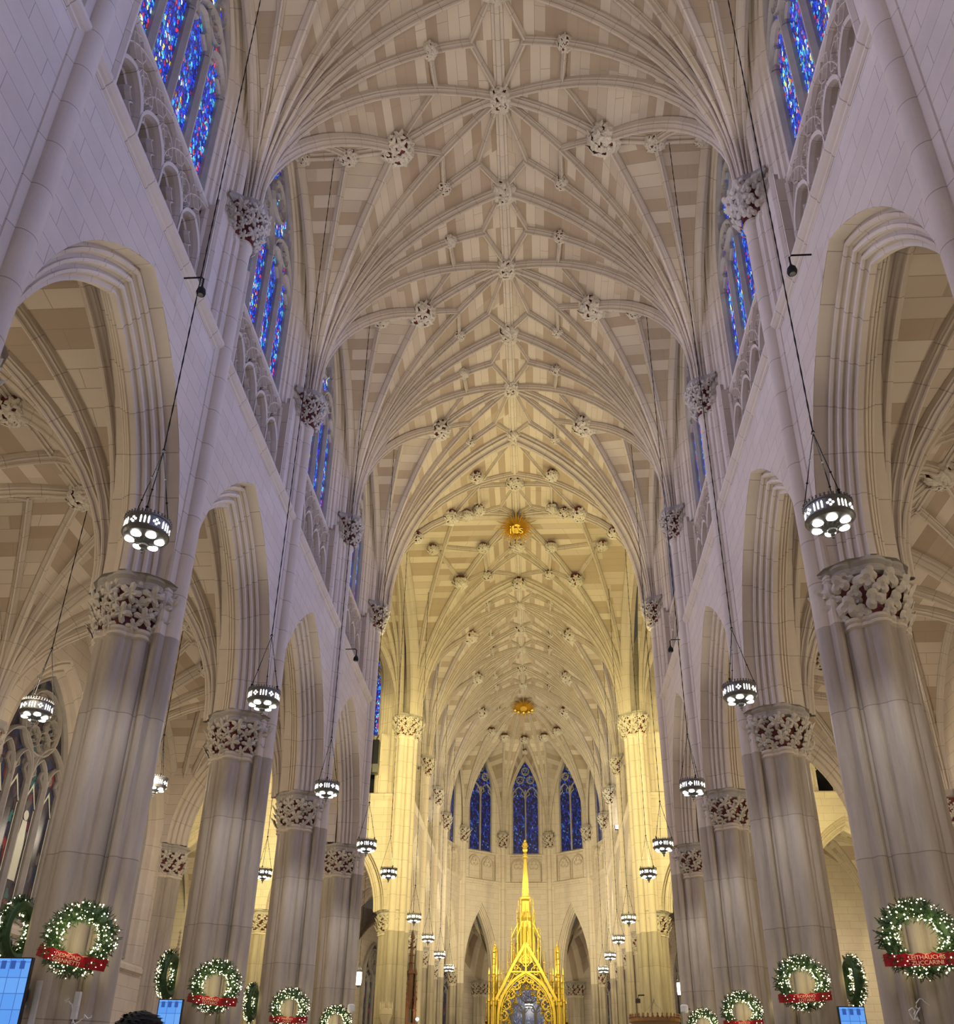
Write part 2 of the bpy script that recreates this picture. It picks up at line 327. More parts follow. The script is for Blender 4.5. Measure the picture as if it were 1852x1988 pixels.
def foil(yc, zc, r, k, n=6, rot=PI / 2, d=0.5):
    """k-foil outline"""
    pts = []
    for i in range(k):
        t0 = rot + 2 * PI * i / k; cyy, czz = yc + r * d * math.cos(t0), zc + r * d * math.sin(t0); rr = r * (1 - d)
        rr = max(rr, r * d * math.sin(PI / k) * 1.02)
        for j in range(-n, n + 1):
            t = t0 + j / n * (PI / 2 + PI / k) * 0.95; pts.append((cyy + rr * math.cos(t), czz + rr * math.sin(t)))
    return pts
def lancet_cusps(mb, yc, a, h, z0, x, w, d, mi=0):
    """cusped head inside a lancet: three little foils"""
    for s in (-1, 1):
        p0 = ap(a, h, 0, s * 1.0); p1 = ap(a, h, 0, s * 0.45); c = (s * a * 0.42, h * 0.28)
        bar(mb, [(yc + p0[0], z0 - 0.05), (yc + s * a * 0.78, z0 + h * 0.10), (yc + c[0], z0 + c[1]), (yc + s * a * 0.50, z0 + h * 0.5), (yc + p1[0], z0 + p1[1])], x, w, d, mi=mi)

# ------------------------------------------------------------------ vault machinery
def rib_prof(w, d):
    h = [(-w / 2, -0.06), (-w / 2, 0.25 * d), (-w * .36, 0.34 * d), (-w * .40, 0.50 * d), (-w * .24, 0.60 * d), (-w * .14, 0.74 * d), (-w * .17, 0.88 * d), (-w * .08, d)]
    return h + [(-a, b) for a, b in reversed(h)]
def sweep_rib(pts, w, d, lat=None, prof=None):
    """moulded rib hanging below a path of 3D points"""
    mb = MB(); pr = prof or rib_prof(w, d); P = []; UV = []; dd = 0; pts = [Vector(p) for p in pts]
    B = Vector(lat).normalized() if lat else None
    pl = [0]
    for j in range(1, len(pr)): pl.append(pl[-1] + math.hypot(pr[j][0] - pr[j - 1][0], pr[j][1] - pr[j - 1][1]))
    h = Vector((pts[-1].x - pts[0].x, pts[-1].y - pts[0].y, 0))
    if B is None: B = Vector((-h.y, h.x, 0)).normalized()
    for i, p in enumerate(pts):
        t = (pts[min(i + 1, len(pts) - 1)] - pts[max(i - 1, 0)]).normalized()
        D = B.cross(t)
        if D.z > 0 or (abs(D.z) < 0.02 and D.dot(h) < 0): D = -D
        if i: dd += (p - pts[i - 1]).length
        P.append([p + B * a + D * b for a, b in pr]); UV.append([(pl[j], dd) for j in range(len(pr))])
    mb.quadgrid(P, UV); return mb
class Spring:
    """one springing: ribs fan from S to ends; webs lofted between at equal height"""
    def __init__(s, S, z0, ridge, a0, ends):
        s.S = S; s.z0 = z0; s.h0 = ridge - z0; s.a0 = a0; s.ends = ends   # ends: (x, y, z, own)
        s.R = (a0 * a0 + s.h0 ** 2) / (2 * a0)
    def disp(s, dz):      # master horizontal travel for height dz
        c = s.R - s.a0; dz = min(dz, s.h0); return s.a0 - (math.sqrt(max(s.R ** 2 - dz * dz, 0)) - c)
    def pt(s, i, z):
        x, y, ze, own = s.ends[i]; dz = min(z, ze) - s.z0; H = ze - s.z0
        if own:
            D = math.hypot(x - s.S[0], y - s.S[1]); R = (D * D + H * H) / (2 * D); t = (D - (math.sqrt(max(R * R - dz * dz, 0)) - (R - D))) / D
        else: t = s.disp(dz) / s.disp(H)
        t = min(max(t, 0), 1)
        return Vector((s.S[0] + (x - s.S[0]) * t, s.S[1] + (y - s.S[1]) * t, min(z, ze)))
    def levels(s, ze, n): 
        H = ze - s.z0
        return [s.z0 + H * math.sin(PI / 2 * k / n) for k in range(n + 1)]
    def rib(s, i, n=16): return [s.pt(i, z) for z in s.levels(s.ends[i][2], n)]
    def webs(s, mb, flip=False, n=14, m=6, u0=0.0):
        for i in range(len(s.ends) - 1):
            za, zb = s.ends[i][2], s.ends[i + 1][2]; lo = min(za, zb)
            rows = []; uvs = []; v = 0
            lev = s.levels(lo, n); prev = None
            for z in lev:
                a, b = s.pt(i, z), s.pt(i + 1, z); mid = (a + b) / 2
                if prev is not None: v += (mid - prev).length
                prev = mid
                W = (b - a).length
                rows.append([a.lerp(b, k / m) for k in range(m + 1)]); uvs.append([(u0 + i * 7.3 + W * (k / m - 0.5), v) for k in range(m + 1)])
            mb.quadgrid(rows, uvs, flip=flip)
            if abs(za - zb) > 0.05:      # higher rib runs on: close with the run from the low end up to the high end
                hi = i if za > zb else i + 1; lw = i + 1 if za > zb else i
                E = Vector(s.ends[lw][:3]); T = Vector(s.ends[hi][:3]); rows = []; uvs = []; prev = None
                v0 = v
                for k in range(n + 1):
                    z = lo + (T.z - lo) * math.sin(PI / 2 * k / n); a = s.pt(hi, z)
                    d1 = s.disp(z - s.z0) - s.disp(lo - s.z0); d2 = s.disp(T.z - s.z0) - s.disp(lo - s.z0); t = d1 / d2
                    b = Vector((E.x + (T.x - E.x) * t, E.y + (T.y - E.y) * t, z)); mid = a.lerp(b, .5)
                    if prev is not None: v0 += (mid - prev).length
                    prev = mid; W = (b - a).length
                    rows.append([a.lerp(b, q / m) for q in range(m + 1)]); uvs.append([(u0 + i * 7.3 + W * (q / m - .5) + 1.3, v0) for q in range(m + 1)])
                mb.quadgrid(rows, uvs, flip=flip if hi == i else not flip)
def z_tunnel(sp, x):      # height of the main tunnel at |x|
    lo, hi = sp.z0, sp.z0 + sp.h0
    for _ in range(40):
        mid = (lo + hi) / 2
        if abs(sp.S[0]) - sp.disp(mid - sp.z0) > abs(x): lo = mid
        else: hi = mid
    return (lo + hi) / 2

# ------------------------------------------------------------------ carved foliage
def leaf(mb, o, n, up, size, kind='maple', mi=0, k=15, curl=0.25, twist=0.0):
    n = Vector(n).normalized(); up = Vector(up); up = (up - n * up.dot(n)).normalized(); rt = up.cross(n)
    if twist:
        cu, su = math.cos(twist), math.sin(twist); up, rt = up * cu + rt * su, rt * cu - up * su
    vs = [Vector(o) + n * size * 0.10]; o = Vector(o)
    def rad(t):
        if kind == 'maple': return 0.45 + 0.55 * abs(math.cos(2.5 * (t - PI / 2))) ** 0.9 - .12 * (abs(math.cos(7.5 * (t - PI / 2))) > .8) * (abs(math.cos(2.5 * (t - PI / 2))) < .9)
        if kind == 'clover': return 0.42 + 0.58 * abs(math.cos(1.5 * (t - PI / 2))) ** 0.5
        return 0.38 + 0.62 * abs(math.cos(2.5 * (t - PI / 2))) ** 1.2
    for q, (fr, hh) in enumerate(((0.55, 0.24), (1.0, 0.02))):
        for i in range(k):
            t = 2 * PI * i / k; r = rad(t) * size * fr; a, b = r * math.cos(t), r * math.sin(t)
            vs.append(o + rt * a + up * b + n * (size * hh * (1.0 if q == 0 else 1) + curl * (b / size) ** 2 * size * (1 if b > 0 else -0.4)))
    fs = [[0, 1 + i, 1 + (i + 1) % k] for i in range(k)]
    fs += [[1 + i, 1 + k + i, 1 + k + (i + 1) % k, 1 + (i + 1) % k] for i in range(k)]
    mb.raw(vs, fs, mi)
def foliage_band(mb, rf, z0, z1, flare, size, kind, a0=0, a1=2 * PI, rows=2, seed=1, cx=0, cyy=0):
    """leaves standing off a bell whose plan radius is rf(angle)"""
    rnd = random.Random(seed)
    for r in range(rows):
        t = (r + 0.45) / rows; z = z0 + (z1 - z0) * t; per = (a1 - a0) * rf(a0) * (1 + flare * t); cnt = max(4, int(per / (size * 1.35)))
        for i in range(cnt):
            for layer in (0, 1, 2):
                an = a0 + (a1 - a0) * (i + 0.5 * (r % 2) + (0, .5, .25)[layer]) / cnt + rnd.uniform(-.04, .04)
                R = rf(an) * (1 + flare * t) + size * (0.26, 0.14, 0.04)[layer]; zz = z + rnd.uniform(-.1, .1) * size + (0.05, -0.5, 0.55)[layer] * size
                nn = Vector((math.cos(an), math.sin(an), -0.35))
                leaf(mb, (cx + R * math.cos(an), cyy + R * math.sin(an), zz), nn, (0, 0, 1), size * (0.72, 0.52, 0.50)[layer] * rnd.uniform(.9, 1.1), kind, k=20, curl=0.4, twist=rnd.uniform(-.5, .5))
def radial(circles, core):
    def rf(t):
        best = core; dx, dy = math.cos(t), math.sin(t)
        for a, d, r in circles:
            cx, cyy = d * math.cos(a), d * math.sin(a); b = dx * cx + dy * cyy; disc = b * b - (d * d - r * r)
            if disc > 0: best = max(best, b + math.sqrt(disc))
        return best
    return rf
def plan_loft(mb, rf, levels, n=120, mi=0, a0=0, a1=2 * PI, blend=None):
    """levels: (z, scale, smooth) ; smooth blends plan towards a rounder outline"""
    full = a1 - a0 > 6.28; P = []; UV = []; mean = sum(rf(2 * PI * i / 24) for i in range(24)) / 24 * 1.06
    cnt = n if full else n + 1
    for z, s, sm in levels:
        row = []; uv = []
        for i in range(cnt):
            t = a0 + (a1 - a0) * i / n; r = rf(t); r = (r * (1 - sm) + max(mean, r * 0.9) * sm) * s; row.append((r * math.cos(t), r * math.sin(t), z)); uv.append((t, z))
        P.append(row); UV.append(uv)
    mb.quadgrid(P, UV, closed=full, mi=mi, flip=True)

PCIRC = []
for q in range(4):
    a = q * PI / 2; PCIRC += [(a, 0.50, 0.20), (a + PI / 4, 0.47, 0.17), (a + 0.40, 0.52, 0.085), (a - 0.40, 0.52, 0.085)]
RF = radial(PCIRC, 0.44)
_mc = {}
def cached(key, fn):
    if key not in _mc: _mc[key] = fn()
    return _mc[key]
def pier_meshes(kind):
    def base():
        mb = MB(); plan_loft(mb, RF, [(0, 1.45, .8), (0.35, 1.45, .8), (0.42, 1.38, .6), (0.9, 1.30, .4), (0.95, 1.32, .2), (1.02, 1.18, .1), (1.08, 1.24, 0), (1.15, 1.16, 0), (1.2, 1.03, 0)]); return mb.mesh('base', M['pier'])
    def shaft():
        mb = MB(); plan_loft(mb, RF, [(1.2, 1.0, 0), (9.36, 1.0, 0)]); return mb.mesh('shaft', M['pier'])
    def neck():
        mb = MB(); plan_loft(mb, RF, [(9.30, 1.0, 0), (9.33, 1.07, 0), (9.37, 1.08, 0), (9.40, 1.03, 0), (9.44, 1.09, 0), (9.50, 1.10, 0), (9.53, 1.0, 0)]); return mb.mesh('neck_ring', M['mould'])
    def bell():
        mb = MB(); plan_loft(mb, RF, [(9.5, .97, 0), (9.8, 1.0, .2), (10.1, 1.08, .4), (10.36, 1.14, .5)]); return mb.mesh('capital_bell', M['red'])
    def aba():
        mb = MB(); plan_loft(mb, RF, [(10.28, 1.1, .5), (10.32, 1.24, .45), (10.38, 1.26, .4), (10.42, 1.19, .4), (10.48, 1.20, .4), (10.54, 1.30, .4), (10.62, 1.30, .4), (10.66, 1.0, .2)])
        mb.raw([(0.9 * math.cos(t * PI / 6), 0.9 * math.sin(t * PI / 6), 10.60) for t in range(12)], [list(range(12))]); return mb.mesh('abacus', M['abacus'])
    def fol():
        mb = MB(); foliage_band(mb, RF, 9.50, 10.36, 0.22, 0.30, kind, 0, 2 * PI, 2, 5); return mb.mesh('capital_foliage', M['leaf'])
    return {n: cached(('pier', n, kind if n == 'capital_foliage' else ''), f) for n, f in (('base', base), ('shaft', shaft), ('neck_ring', neck), ('capital_bell', bell), ('abacus', aba), ('capital_foliage', fol))}
# nave vaulting shafts: one thick and two thin, standing before the pier on its nave side; local +x is away from the nave
VSC = [(0.0, 0.0, 0.20), (0.11, 0.25, 0.11), (0.11, -0.25, 0.11)]
def vrf(t):
    best = 0.12; dx, dy = math.cos(t), math.sin(t)
    for x, y, r in VSC:
        b = dx * x + dy * y; disc = b * b - (x * x + y * y - r * r)
        if disc > 0: best = max(best, b + math.sqrt(disc))
    return best
def vault_shaft_meshes(kind, zc=(20.55, 21.9)):
    z0, z1 = zc
    def sh():
        mb = MB(); plan_loft(mb, vrf, [(0.3, 1, 0), (9.5, 1, 0)], n=48, mi=1); plan_loft(mb, vrf, [(9.5, 1, 0), (z0, 1, 0)], n=48); mb.box(0.1, 0.9, -0.34, 0.34, 10.6, 21.9); return mb.mesh('vaulting_shaft', [M['mould'], M['pier']])
    def nk():
        mb = MB(); plan_loft(mb, vrf, [(z0 - .1, 1, 0), (z0 - .06, 1.15, 0), (z0, 1.2, 0), (z0 + .05, 1.12, 0), (z0 + .09, 1.2, 0), (z0 + .13, 1, 0)], n=48); return mb.mesh('neck_ring', M['mould'])
    def bl():
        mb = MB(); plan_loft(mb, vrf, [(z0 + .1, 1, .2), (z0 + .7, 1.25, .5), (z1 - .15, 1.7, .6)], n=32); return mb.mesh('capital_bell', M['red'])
    def ab():
        mb = MB(); plan_loft(mb, vrf, [(z1 - .25, 1.6, .6), (z1 - .18, 2.05, .6), (z1 - .1, 2.1, .6), (z1 - .05, 1.95, .6), (z1, 2.15, .6), (z1 + .06, 1.5, .5)], n=16); return mb.mesh('abacus', M['abacus'])
    def fo():
        mb = MB(); foliage_band(mb, lambda t: vrf(t) * 0.5 + 0.17, z0 + .10, z1 - .2, 0.85, 0.25, kind, 0, 2 * PI, 3, 8); return mb.mesh('capital_foliage', M['leaf'])
    return {n: cached(('vs', n, kind if n == 'capital_foliage' else '', zc), f) for n, f in (('vaulting_shaft', sh), ('neck_ring', nk), ('capital_bell', bl), ('abacus', ab), ('capital_foliage', fo))}
def pier(x, y, label, kind='maple', rz=0.0, vault=True, group=None, sc_=1.0, dirs=None, xs=6.33, name='stone_pier'):
    t = thing(name, label, 'pier', (x, y, 0), rz, group)
    pm = pier_meshes(kind)
    link('base', pm['base'], t, scale=(sc_, sc_, 1)); link('shaft', pm['shaft'], t, scale=(sc_, sc_, 1))
    cp = link('capital', pm['capital_bell'], t, scale=(sc_, sc_, 1))
    for n in ('neck_ring', 'capital_foliage', 'abacus'): link(n, pm[n], cp)
    if vault:
        vm = vault_shaft_meshes(kind)
        for dx, dy, r in (dirs or [(xs - abs(x), 0, 0)]):
            v = link('vaulting_shaft', vm['vaulting_shaft'], t, (dx, dy, 0), r)
            for n in ('neck_ring', 'capital_bell', 'abacus', 'capital_foliage'): link({'capital_bell': 'upper_capital'}.get(n, n), vm[n], v)
    return t
def boss_meshes(k):
    rnd = random.Random(40 + k); kind = ('maple', 'clover', 'pointed', 'maple')[k]
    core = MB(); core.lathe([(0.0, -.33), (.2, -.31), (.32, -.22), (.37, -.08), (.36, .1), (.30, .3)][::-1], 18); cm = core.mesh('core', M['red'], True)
    mb = MB()
    for ring, (n, el, sz) in enumerate(((8, -0.15, .21), (7, -0.75, .20), (3, -1.25, .15))):
        for i in range(n):
            an = 2 * PI * (i + .5 * ring) / n + rnd.uniform(-.1, .1); nn = Vector((math.cos(an) * math.cos(el), math.sin(an) * math.cos(el), math.sin(el)))
            p = Vector((nn.x * .40, nn.y * .40, nn.z * .36)); leaf(mb, p, nn, Vector((-math.sin(an), math.cos(an), 0.6 if k % 2 else 1.4)), sz, kind, k=15, curl=.4, twist=rnd.uniform(-.3, .3))
    for i in range(6):
        an = rnd.uniform(0, 6.28); r = rnd.uniform(0, .12); c = Vector((r * math.cos(an), r * math.sin(an), -.39)); mb.lathe([(0, -.05), (.04, -.03), (.05, 0), (.03, .04)], 6, c)
    if k == 1:
        for i in range(5):       # swirled fronds
            a0 = 2 * PI * i / 5; pts = [(math.cos(a0 + q * .35) * (.42 - q * .07), math.sin(a0 + q * .35) * (.42 - q * .07), -.12 - q * .075) for q in range(5)]; mb.tube(pts, [.03, .06, .07, .06, .03], 6)
    return cm, mb.mesh('carved_leaves', M['leaf'])
BM = [boss_meshes(k) for k in range(4)]
_bc = [0]
def boss(x, y, z, size, label, group):
    k = _bc[0] % 4; _bc[0] += 1
    t = thing('ceiling_boss', label, 'ceiling boss', (x, y, z), _bc[0] * 1.7, group); size *= 1.18; t.scale = (size, size, size)
    link('core', BM[k][0], t); link('carved_leaves', BM[k][1], t); return t

# ------------------------------------------------------------------ vault bays
XS = 6.40
def ribobj(mb, name, key): return (name, cached(key, lambda: mb().mesh(name, M['rib'])))
def main_vault(Lb, first=False, last=True, xs=XS, lunette=29.2):
    """list of (name, mesh) for one bay of the high vault, local centre at the origin"""
    hl = Lb / 2; out = []; f0 = 0.0
    def mk(sx, sy):
        ynp = sy * (hl - 1.67 * hl / 3.51)
        return Spring((sx * xs, sy * hl), SPR, RIDGE, xs, [(0, sy * hl, RIDGE, 0), (0, ynp, RIDGE, 0), (0, 0, RIDGE, 0), (sx * 3.39, 0, 29.4, 0), (sx * 5.0, 0, lunette, 1), (sx * (xs + .25), 0, lunette, 1)])
    sp = mk(1, 1); zt = lambda x: z_tunnel(sp, x)
    S_z = zt(3.39)
    def sline(p, q, n=6): return [(p[0] + (q[0] - p[0]) * i / n, p[1] + (q[1] - p[1]) * i / n, zt(p[0] + (q[0] - p[0]) * i / n)) for i in range(n + 1)]
    web = MB()
    for sx in (-1, 1):
        for sy in (-1, 1):
            s = mk(sx, sy)
            for i in range(len(s.ends)):
                if i == 3: s.ends[i] = (sx * 3.39, 0, S_z, 0)
            s.webs(web, flip=(sx * sy > 0), u0=sx * 11 + sy * 5.5)
    out.append(('vault_web', web.mesh('vault_web', M['web'])))
    for sx in (-1, 1):
        for sy in (-1, 1):
            s = mk(sx, sy); s.ends[3] = (sx * 3.39, 0, S_z, 0)
            yn = hl - 1.44 * hl / 3.51; yt = hl - 1.11 * hl / 3.51; yd = hl - (6.4 - 2.04) / 6.4 * hl
            xn = 0.88
            if (sy < 0 and first) or (sy > 0 and last): out.append(('transverse_rib', sweep_rib(s.rib(0), .36, .36).mesh('r', M['rib'])))
            zn = zt(xn); r1 = [s.pt(1, z) for z in s.levels(zn, 14)]
            out.append(('tierceron_rib', sweep_rib(r1, .23, .27).mesh('r', M['rib'])))
            out.append(('diagonal_rib', sweep_rib(s.rib(2), .25, .28).mesh('r', M['rib'])))
            out.append(('tierceron_rib', sweep_rib(s.rib(3), .27, .29).mesh('r', M['rib'])))
            out.append(('tierceron_rib', sweep_rib(s.rib(4), .22, .25).mesh('r', M['rib'])))
            out.append(('wall_rib', sweep_rib(s.rib(5), .34, .24).mesh('r', M['rib'])))
            N_ = (sx * xn, sy * yn); 
            for tgt in ((0, 0), (0, sy * hl)): out.append(('lierne_rib', sweep_rib(sline(N_, tgt), .19, .2).mesh('r', M['rib'])))
            D_ = (sx * 2.04, sy * yd); T_ = (sx * 2.1, sy * (hl - (6.4 - 2.1) / (6.4) * 1.67 * hl / 3.51))
            out.append(('lierne_rib', sweep_rib(sline(D_, T_), .17, .2).mesh('r', M['rib'])))
            out.append(('lierne_rib', sweep_rib(sline(D_, (sx * 3.39, 0)), .17, .2).mesh('r', M['rib'])))
        out.append(('ridge_rib', sweep_rib(sline((0, 0), (sx * 3.39, 0), 10), .36, .27, lat=(0, 1, 0)).mesh('r', M['rib'])))
        out.append(('ridge_rib', sweep_rib([(sx * 3.39, 0, S_z - .02), (sx * 5, 0, lunette), (sx * (xs + .25), 0, lunette)], .36, .26, lat=(0, 1, 0)).mesh('r', M['rib'])))
    rp = [(-.27, -.06), (-.27, .08), (-.2, .08), (-.18, .14), (-.1, .14), (-.07, .20), (.07, .20), (.1, .14), (.18, .14), (.2, .08), (.27, .08), (.27, -.06)]
    out.append(('ridge_rib', sweep_rib([(0, -hl, RIDGE), (0, hl, RIDGE)], .5, .2, lat=(1, 0, 0), prof=rp).mesh('r', M['rib'])))
    return out, zt
def place_parts(parts, name, loc, rz=0, scale=None, label=None, skip=()):
    s = struct(name, loc, rz, label, scale)
    for n, me in parts:
        if n not in skip: link(n, me, s)
    return s
VM, ZT = main_vault(L, first=True, last=False)
VMC, _ = main_vault(LC, first=True, last=False)
ORD = ['first', 'second', 'third', 'fourth', 'fifth', 'sixth', 'seventh', 'eighth', 'ninth', 'tenth', 'eleventh', 'twelfth']
for i, yb in enumerate([NB[0] - L] + NB): place_parts(VM, 'ceiling', (0, yb, 0), label='nave ceiling bay with lierne ribs')
for i, yb in enumerate(CB): place_parts(VMC, 'ceiling', (0, yb, 0), label='choir ceiling bay with lierne ribs')
def bosses_of_bay(yc, hl, n, where, extra_end=True, x0=0):
    boss(0, yc, RIDGE - .12, 0.92, f'large leaf boss on the ridge, middle of {n} {where} vault bay', where + ' ridge bosses')
    if extra_end: boss(0, yc + hl, RIDGE - .12, 0.98, f'leaf boss on the ridge at the far end of the {n} {where} vault bay', where + ' ridge bosses')
    for s, sd in ((-1, 'left'), (1, 'right')):
        boss(s * 3.39, yc, ZT(3.39) - .12, 1.06, f'big round carved boss on the {sd} haunch of the {n} {where} vault bay', where + ' haunch bosses')
        boss(s * 5.0, yc, 29.08, 0.68, f'medium boss beside big haunch boss, {sd} of {n} {where} vault bay', where + ' haunch bosses')
        boss(s * 6.45, yc, 29.05, 0.45, f'small boss over the {sd} window head of the {n} {where} vault bay', where + ' window-head bosses')
        for q, nf in ((-1, 'near'), (1, 'far')):
            boss(s * 2.1, yc + q * (hl - (6.4 - 2.1) / 6.4 * 1.67 * hl / 3.51), ZT(2.1) - .1, 0.50, f'small boss {sd} of ridge, {nf} half of {n} {where} vault bay', where + ' small bosses')
BN = {1: 'nearest', 2: 'second', 3: 'third', 4: 'fourth', 5: 'fifth'}
for i, yb in enumerate(NB[2:]): bosses_of_bay(yb, L / 2, BN[i + 1], 'nave', True)
boss(0, NB[2] - L / 2, RIDGE - .12, .98, 'leaf boss on the ridge cut by the top edge of the view', 'nave ridge bosses')
for i, yb in enumerate(CB): bosses_of_bay(yb, LC / 2, BN[i + 1], 'choir', i < 2)

# crossing vault -------------------------------------------------------
def crossing_vault():
    h = 7.15; out = []; web = MB()
    def mk(sx, sy, swap):
        S = (sx * XS, sy * (h - .55)) ; e = []
        if not swap:
            for t in (1.0, .55, 0.0): e.append((0, sy * h * t, RIDGE, 0))
        else:
            for t in (0.0, .5, 1.0): e.append((sx * (XS + .75) * t, 0, RIDGE, 0))
        return Spring(S, SPR, RIDGE, XS, e)
    for sx in (-1, 1):
        for sy in (-1, 1):
            a, b = mk(sx, sy, 0), mk(sx, sy, 1)
            a.webs(web, flip=(sx * sy > 0), u0=sx * 9 + sy * 4); b.webs(web, flip=(sx * sy > 0), u0=sx * 9 + sy * 4 + 30)
            out.append(('transverse_rib', sweep_rib(a.rib(0), .8, .55).mesh('r', M['rib'])))
            out.append(('tierceron_rib', sweep_rib(a.rib(1), .25, .28).mesh('r', M['rib'])))
            out.append(('diagonal_rib', sweep_rib(a.rib(2), .3, .32).mesh('r', M['rib'])))
            out.append(('tierceron_rib', sweep_rib(b.rib(1), .25, .28).mesh('r', M['rib'])))
            out.append(('transverse_rib', sweep_rib(b.rib(2), .8, .55).mesh('r', M['rib'])))
            def a_z(px, py): return max(ZT(min(abs(px), 6.39)), ZT(min(abs(py) * 6.4 / 6.6, 6.39)))
            def ln(p, r, w=.2):
                out.append(('lierne_rib', sweep_rib([(px, py, a_z(px, py) + .02) for px, py in [(sx * (p[0] + (r[0] - p[0]) * q / 8), sy * (p[1] + (r[1] - p[1]) * q / 8)) for q in range(9)]], w, .24).mesh('r', M['rib'])))
            A_, B_, C_, D_, E_ = (0, 2.9), (2.0, 2.0), (1.95, 4.4), (3.42, 3.5), (5.0, 1.7)
            for p, r in ((B_, C_), (B_, D_), (B_, E_), (E_, D_), (A_, C_), (C_, D_), ((0, 0), (.9, 1.5)), ((.9, 1.5), A_), ((.9, 1.5), B_), (C_, (0, 6.9))): ln(p, r)
    out.append(('vault_web', web.mesh('vault_web', M['web'])))
    rp = [(-.27, -.06), (-.27, .08), (-.2, .08), (-.18, .14), (-.1, .14), (-.07, .20), (.07, .20), (.1, .14), (.18, .14), (.2, .08), (.27, .08), (.27, -.06)]
    out.append(('ridge_rib', sweep_rib([(0, -h, RIDGE), (0, h, RIDGE)], .5, .2, lat=(1, 0, 0), prof=rp).mesh('r', M['rib'])))
    out.append(('ridge_rib', sweep_rib([(-7.2, 0, RIDGE), (7.2, 0, RIDGE)], .5, .2, lat=(0, 1, 0), prof=rp).mesh('r', M['rib'])))
    return out
place_parts(crossing_vault(), 'ceiling', (0, YC, 0), label='crossing ceiling with star ribs')
def az_(px, py): return max(ZT(min(abs(px), 6.39)), ZT(min(abs(py - YC) * 6.4 / 6.6, 6.39)))
CRB = [(0, 40.3, 'on the ridge just past the nave arch'), (0, 46.6, 'on the ridge behind the gilded monogram')]
for s_, sd_ in ((-1, 'left'), (1, 'right')):
    CRB += [(s_ * 1.95, 38.2, f'{sd_} of the ridge just past the nave arch'), (s_ * 3.42, 39.9, f'big one on the near {sd_} diagonal'), (s_ * 2.0, 41.1, f'{sd_} of the monogram on the near side'), (s_ * 2.65, 40.8, f'flame-shaped, between two others on the near {sd_}'),
            (s_ * 5.0, 38.5, f'lowest on the near {sd_}, a chain hanging by it'), (s_ * 5.0, 45.4, f'{sd_} end of the cross rib behind the monogram'), (s_ * 2.0, 45.38, f'{sd_} of the ridge right behind the monogram'),
            (s_ * 3.45, 47.05, f'big one on the far {sd_} diagonal'), (s_ * 1.92, 48.2, f'{sd_} of the ridge before the choir arch')]
for x, y, d in CRB: boss(x, y, az_(x, y) - .3, 0.9 if abs(x) in (3.42, 3.45, 0) else .68, 'crossing vault boss, ' + d, 'crossing bosses')
boss(0, YE - .1, RIDGE - .55, .95, 'leaf boss at the top of the choir arch', 'crossing bosses')
# gilded monogram sunburst at the crossing and gilded crown over the apse
def gilded(x, y, z, word, label, tilt=-0.45):
    t = thing('gilded_boss', label, 'gilded boss', (x, y, z), 0); t.rotation_euler = (tilt, 0, 0)
    mb = MB()
    for i in range(32):
        a = 2 * PI * i / 32; r = 1.3 if i % 2 == 0 else .95; wv = .09
        c, s_ = math.cos(a), math.sin(a)
        mb.raw([(c * .2 - s_ * wv, s_ * .2 + c * wv, -.05), (c * .2 + s_ * wv, s_ * .2 - c * wv, -.05), (c * r, s_ * r, -.02), (c * .35, s_ * .35, -.22)], [[0, 2, 3], [3, 2, 1], [0, 1, 2]])
    mb.build('rays', M['goldlamp'], t)
    d = MB(); d.lathe([(.0, -.16), (.34, -.14), (.36, -.05), (.3, .1)][::-1], 24); d.build('disc', M['goldlamp'], t)
    if word:
        cu = bpy.data.curves.new('lettering', 'FONT'); cu.body = word; cu.size = .75; cu.extrude = .05; cu.align_x = 'CENTER'; cu.align_y = 'CENTER'; cu.materials.append(M['gold'])
        tmp = bpy.data.objects.new('tmp', cu); C.objects.link(tmp); bpy.context.view_layer.update(); me = bpy.data.meshes.new_from_object(tmp); bpy.data.objects.remove(tmp)
        o = link('lettering', me, t, (0, -.02, -.26)); o.rotation_euler = (PI, 0, 0)
    else:
        m2 = MB()
        for i in range(5):
            a = PI * (i + .5) / 5; m2.lathe([(0, -.18), (.15, -.1), (.12, .1), (.05, .3)], 8, (math.cos(a) * .75, math.sin(a) * .4, -.15))
        m2.build('crown_points', M['gold'], t)
    return t
gilded(0, YC, RIDGE - .95, 'ihs', 'gilded sunburst with raised monogram at the centre of the crossing ceiling', -.5)
gilded(0, YA - .3, RIDGE - .9, '', 'gilded crown-like boss at the top of the apse ceiling')

# ------------------------------------------------------------------ bay wall (arcade arch, triforium, clerestory); local x = distance from the axis
ARCH_A, ARCH_H = 3.2, 5.23
AP = [(6.40, 0), (6.66, -.02)]
for k in range(3):
    x0, o0 = 6.66 + k * .12, -.02 - k * .165
    AP += [(x0 + .04, o0 + .0), (x0 + .045, o0 - .06), (x0 + .0, o0 - .075), (x0 + .015, o0 - .13), (x0 + .06, o0 - .15), (x0 + .10, o0 - .12), (x0 + .118, o0 - .14)]
AP += [(7.04, -.54), (7.04, -.60), (7.10, -.60)]
AP = AP + [(14.2 - x, o) for x, o in reversed(AP[:-1])]
AISX = AP[-1][0]
def wall_strip(mb, x, y0, y1, z0, z1, flip=False):
    P = [[(x, y0, z0), (x, y0, z1)], [(x, y1, z0), (x, y1, z1)]]; mb.quadgrid(P, [[(y0, z0), (y0, z1)], [(y1, z0), (y1, z1)]], flip=not flip)
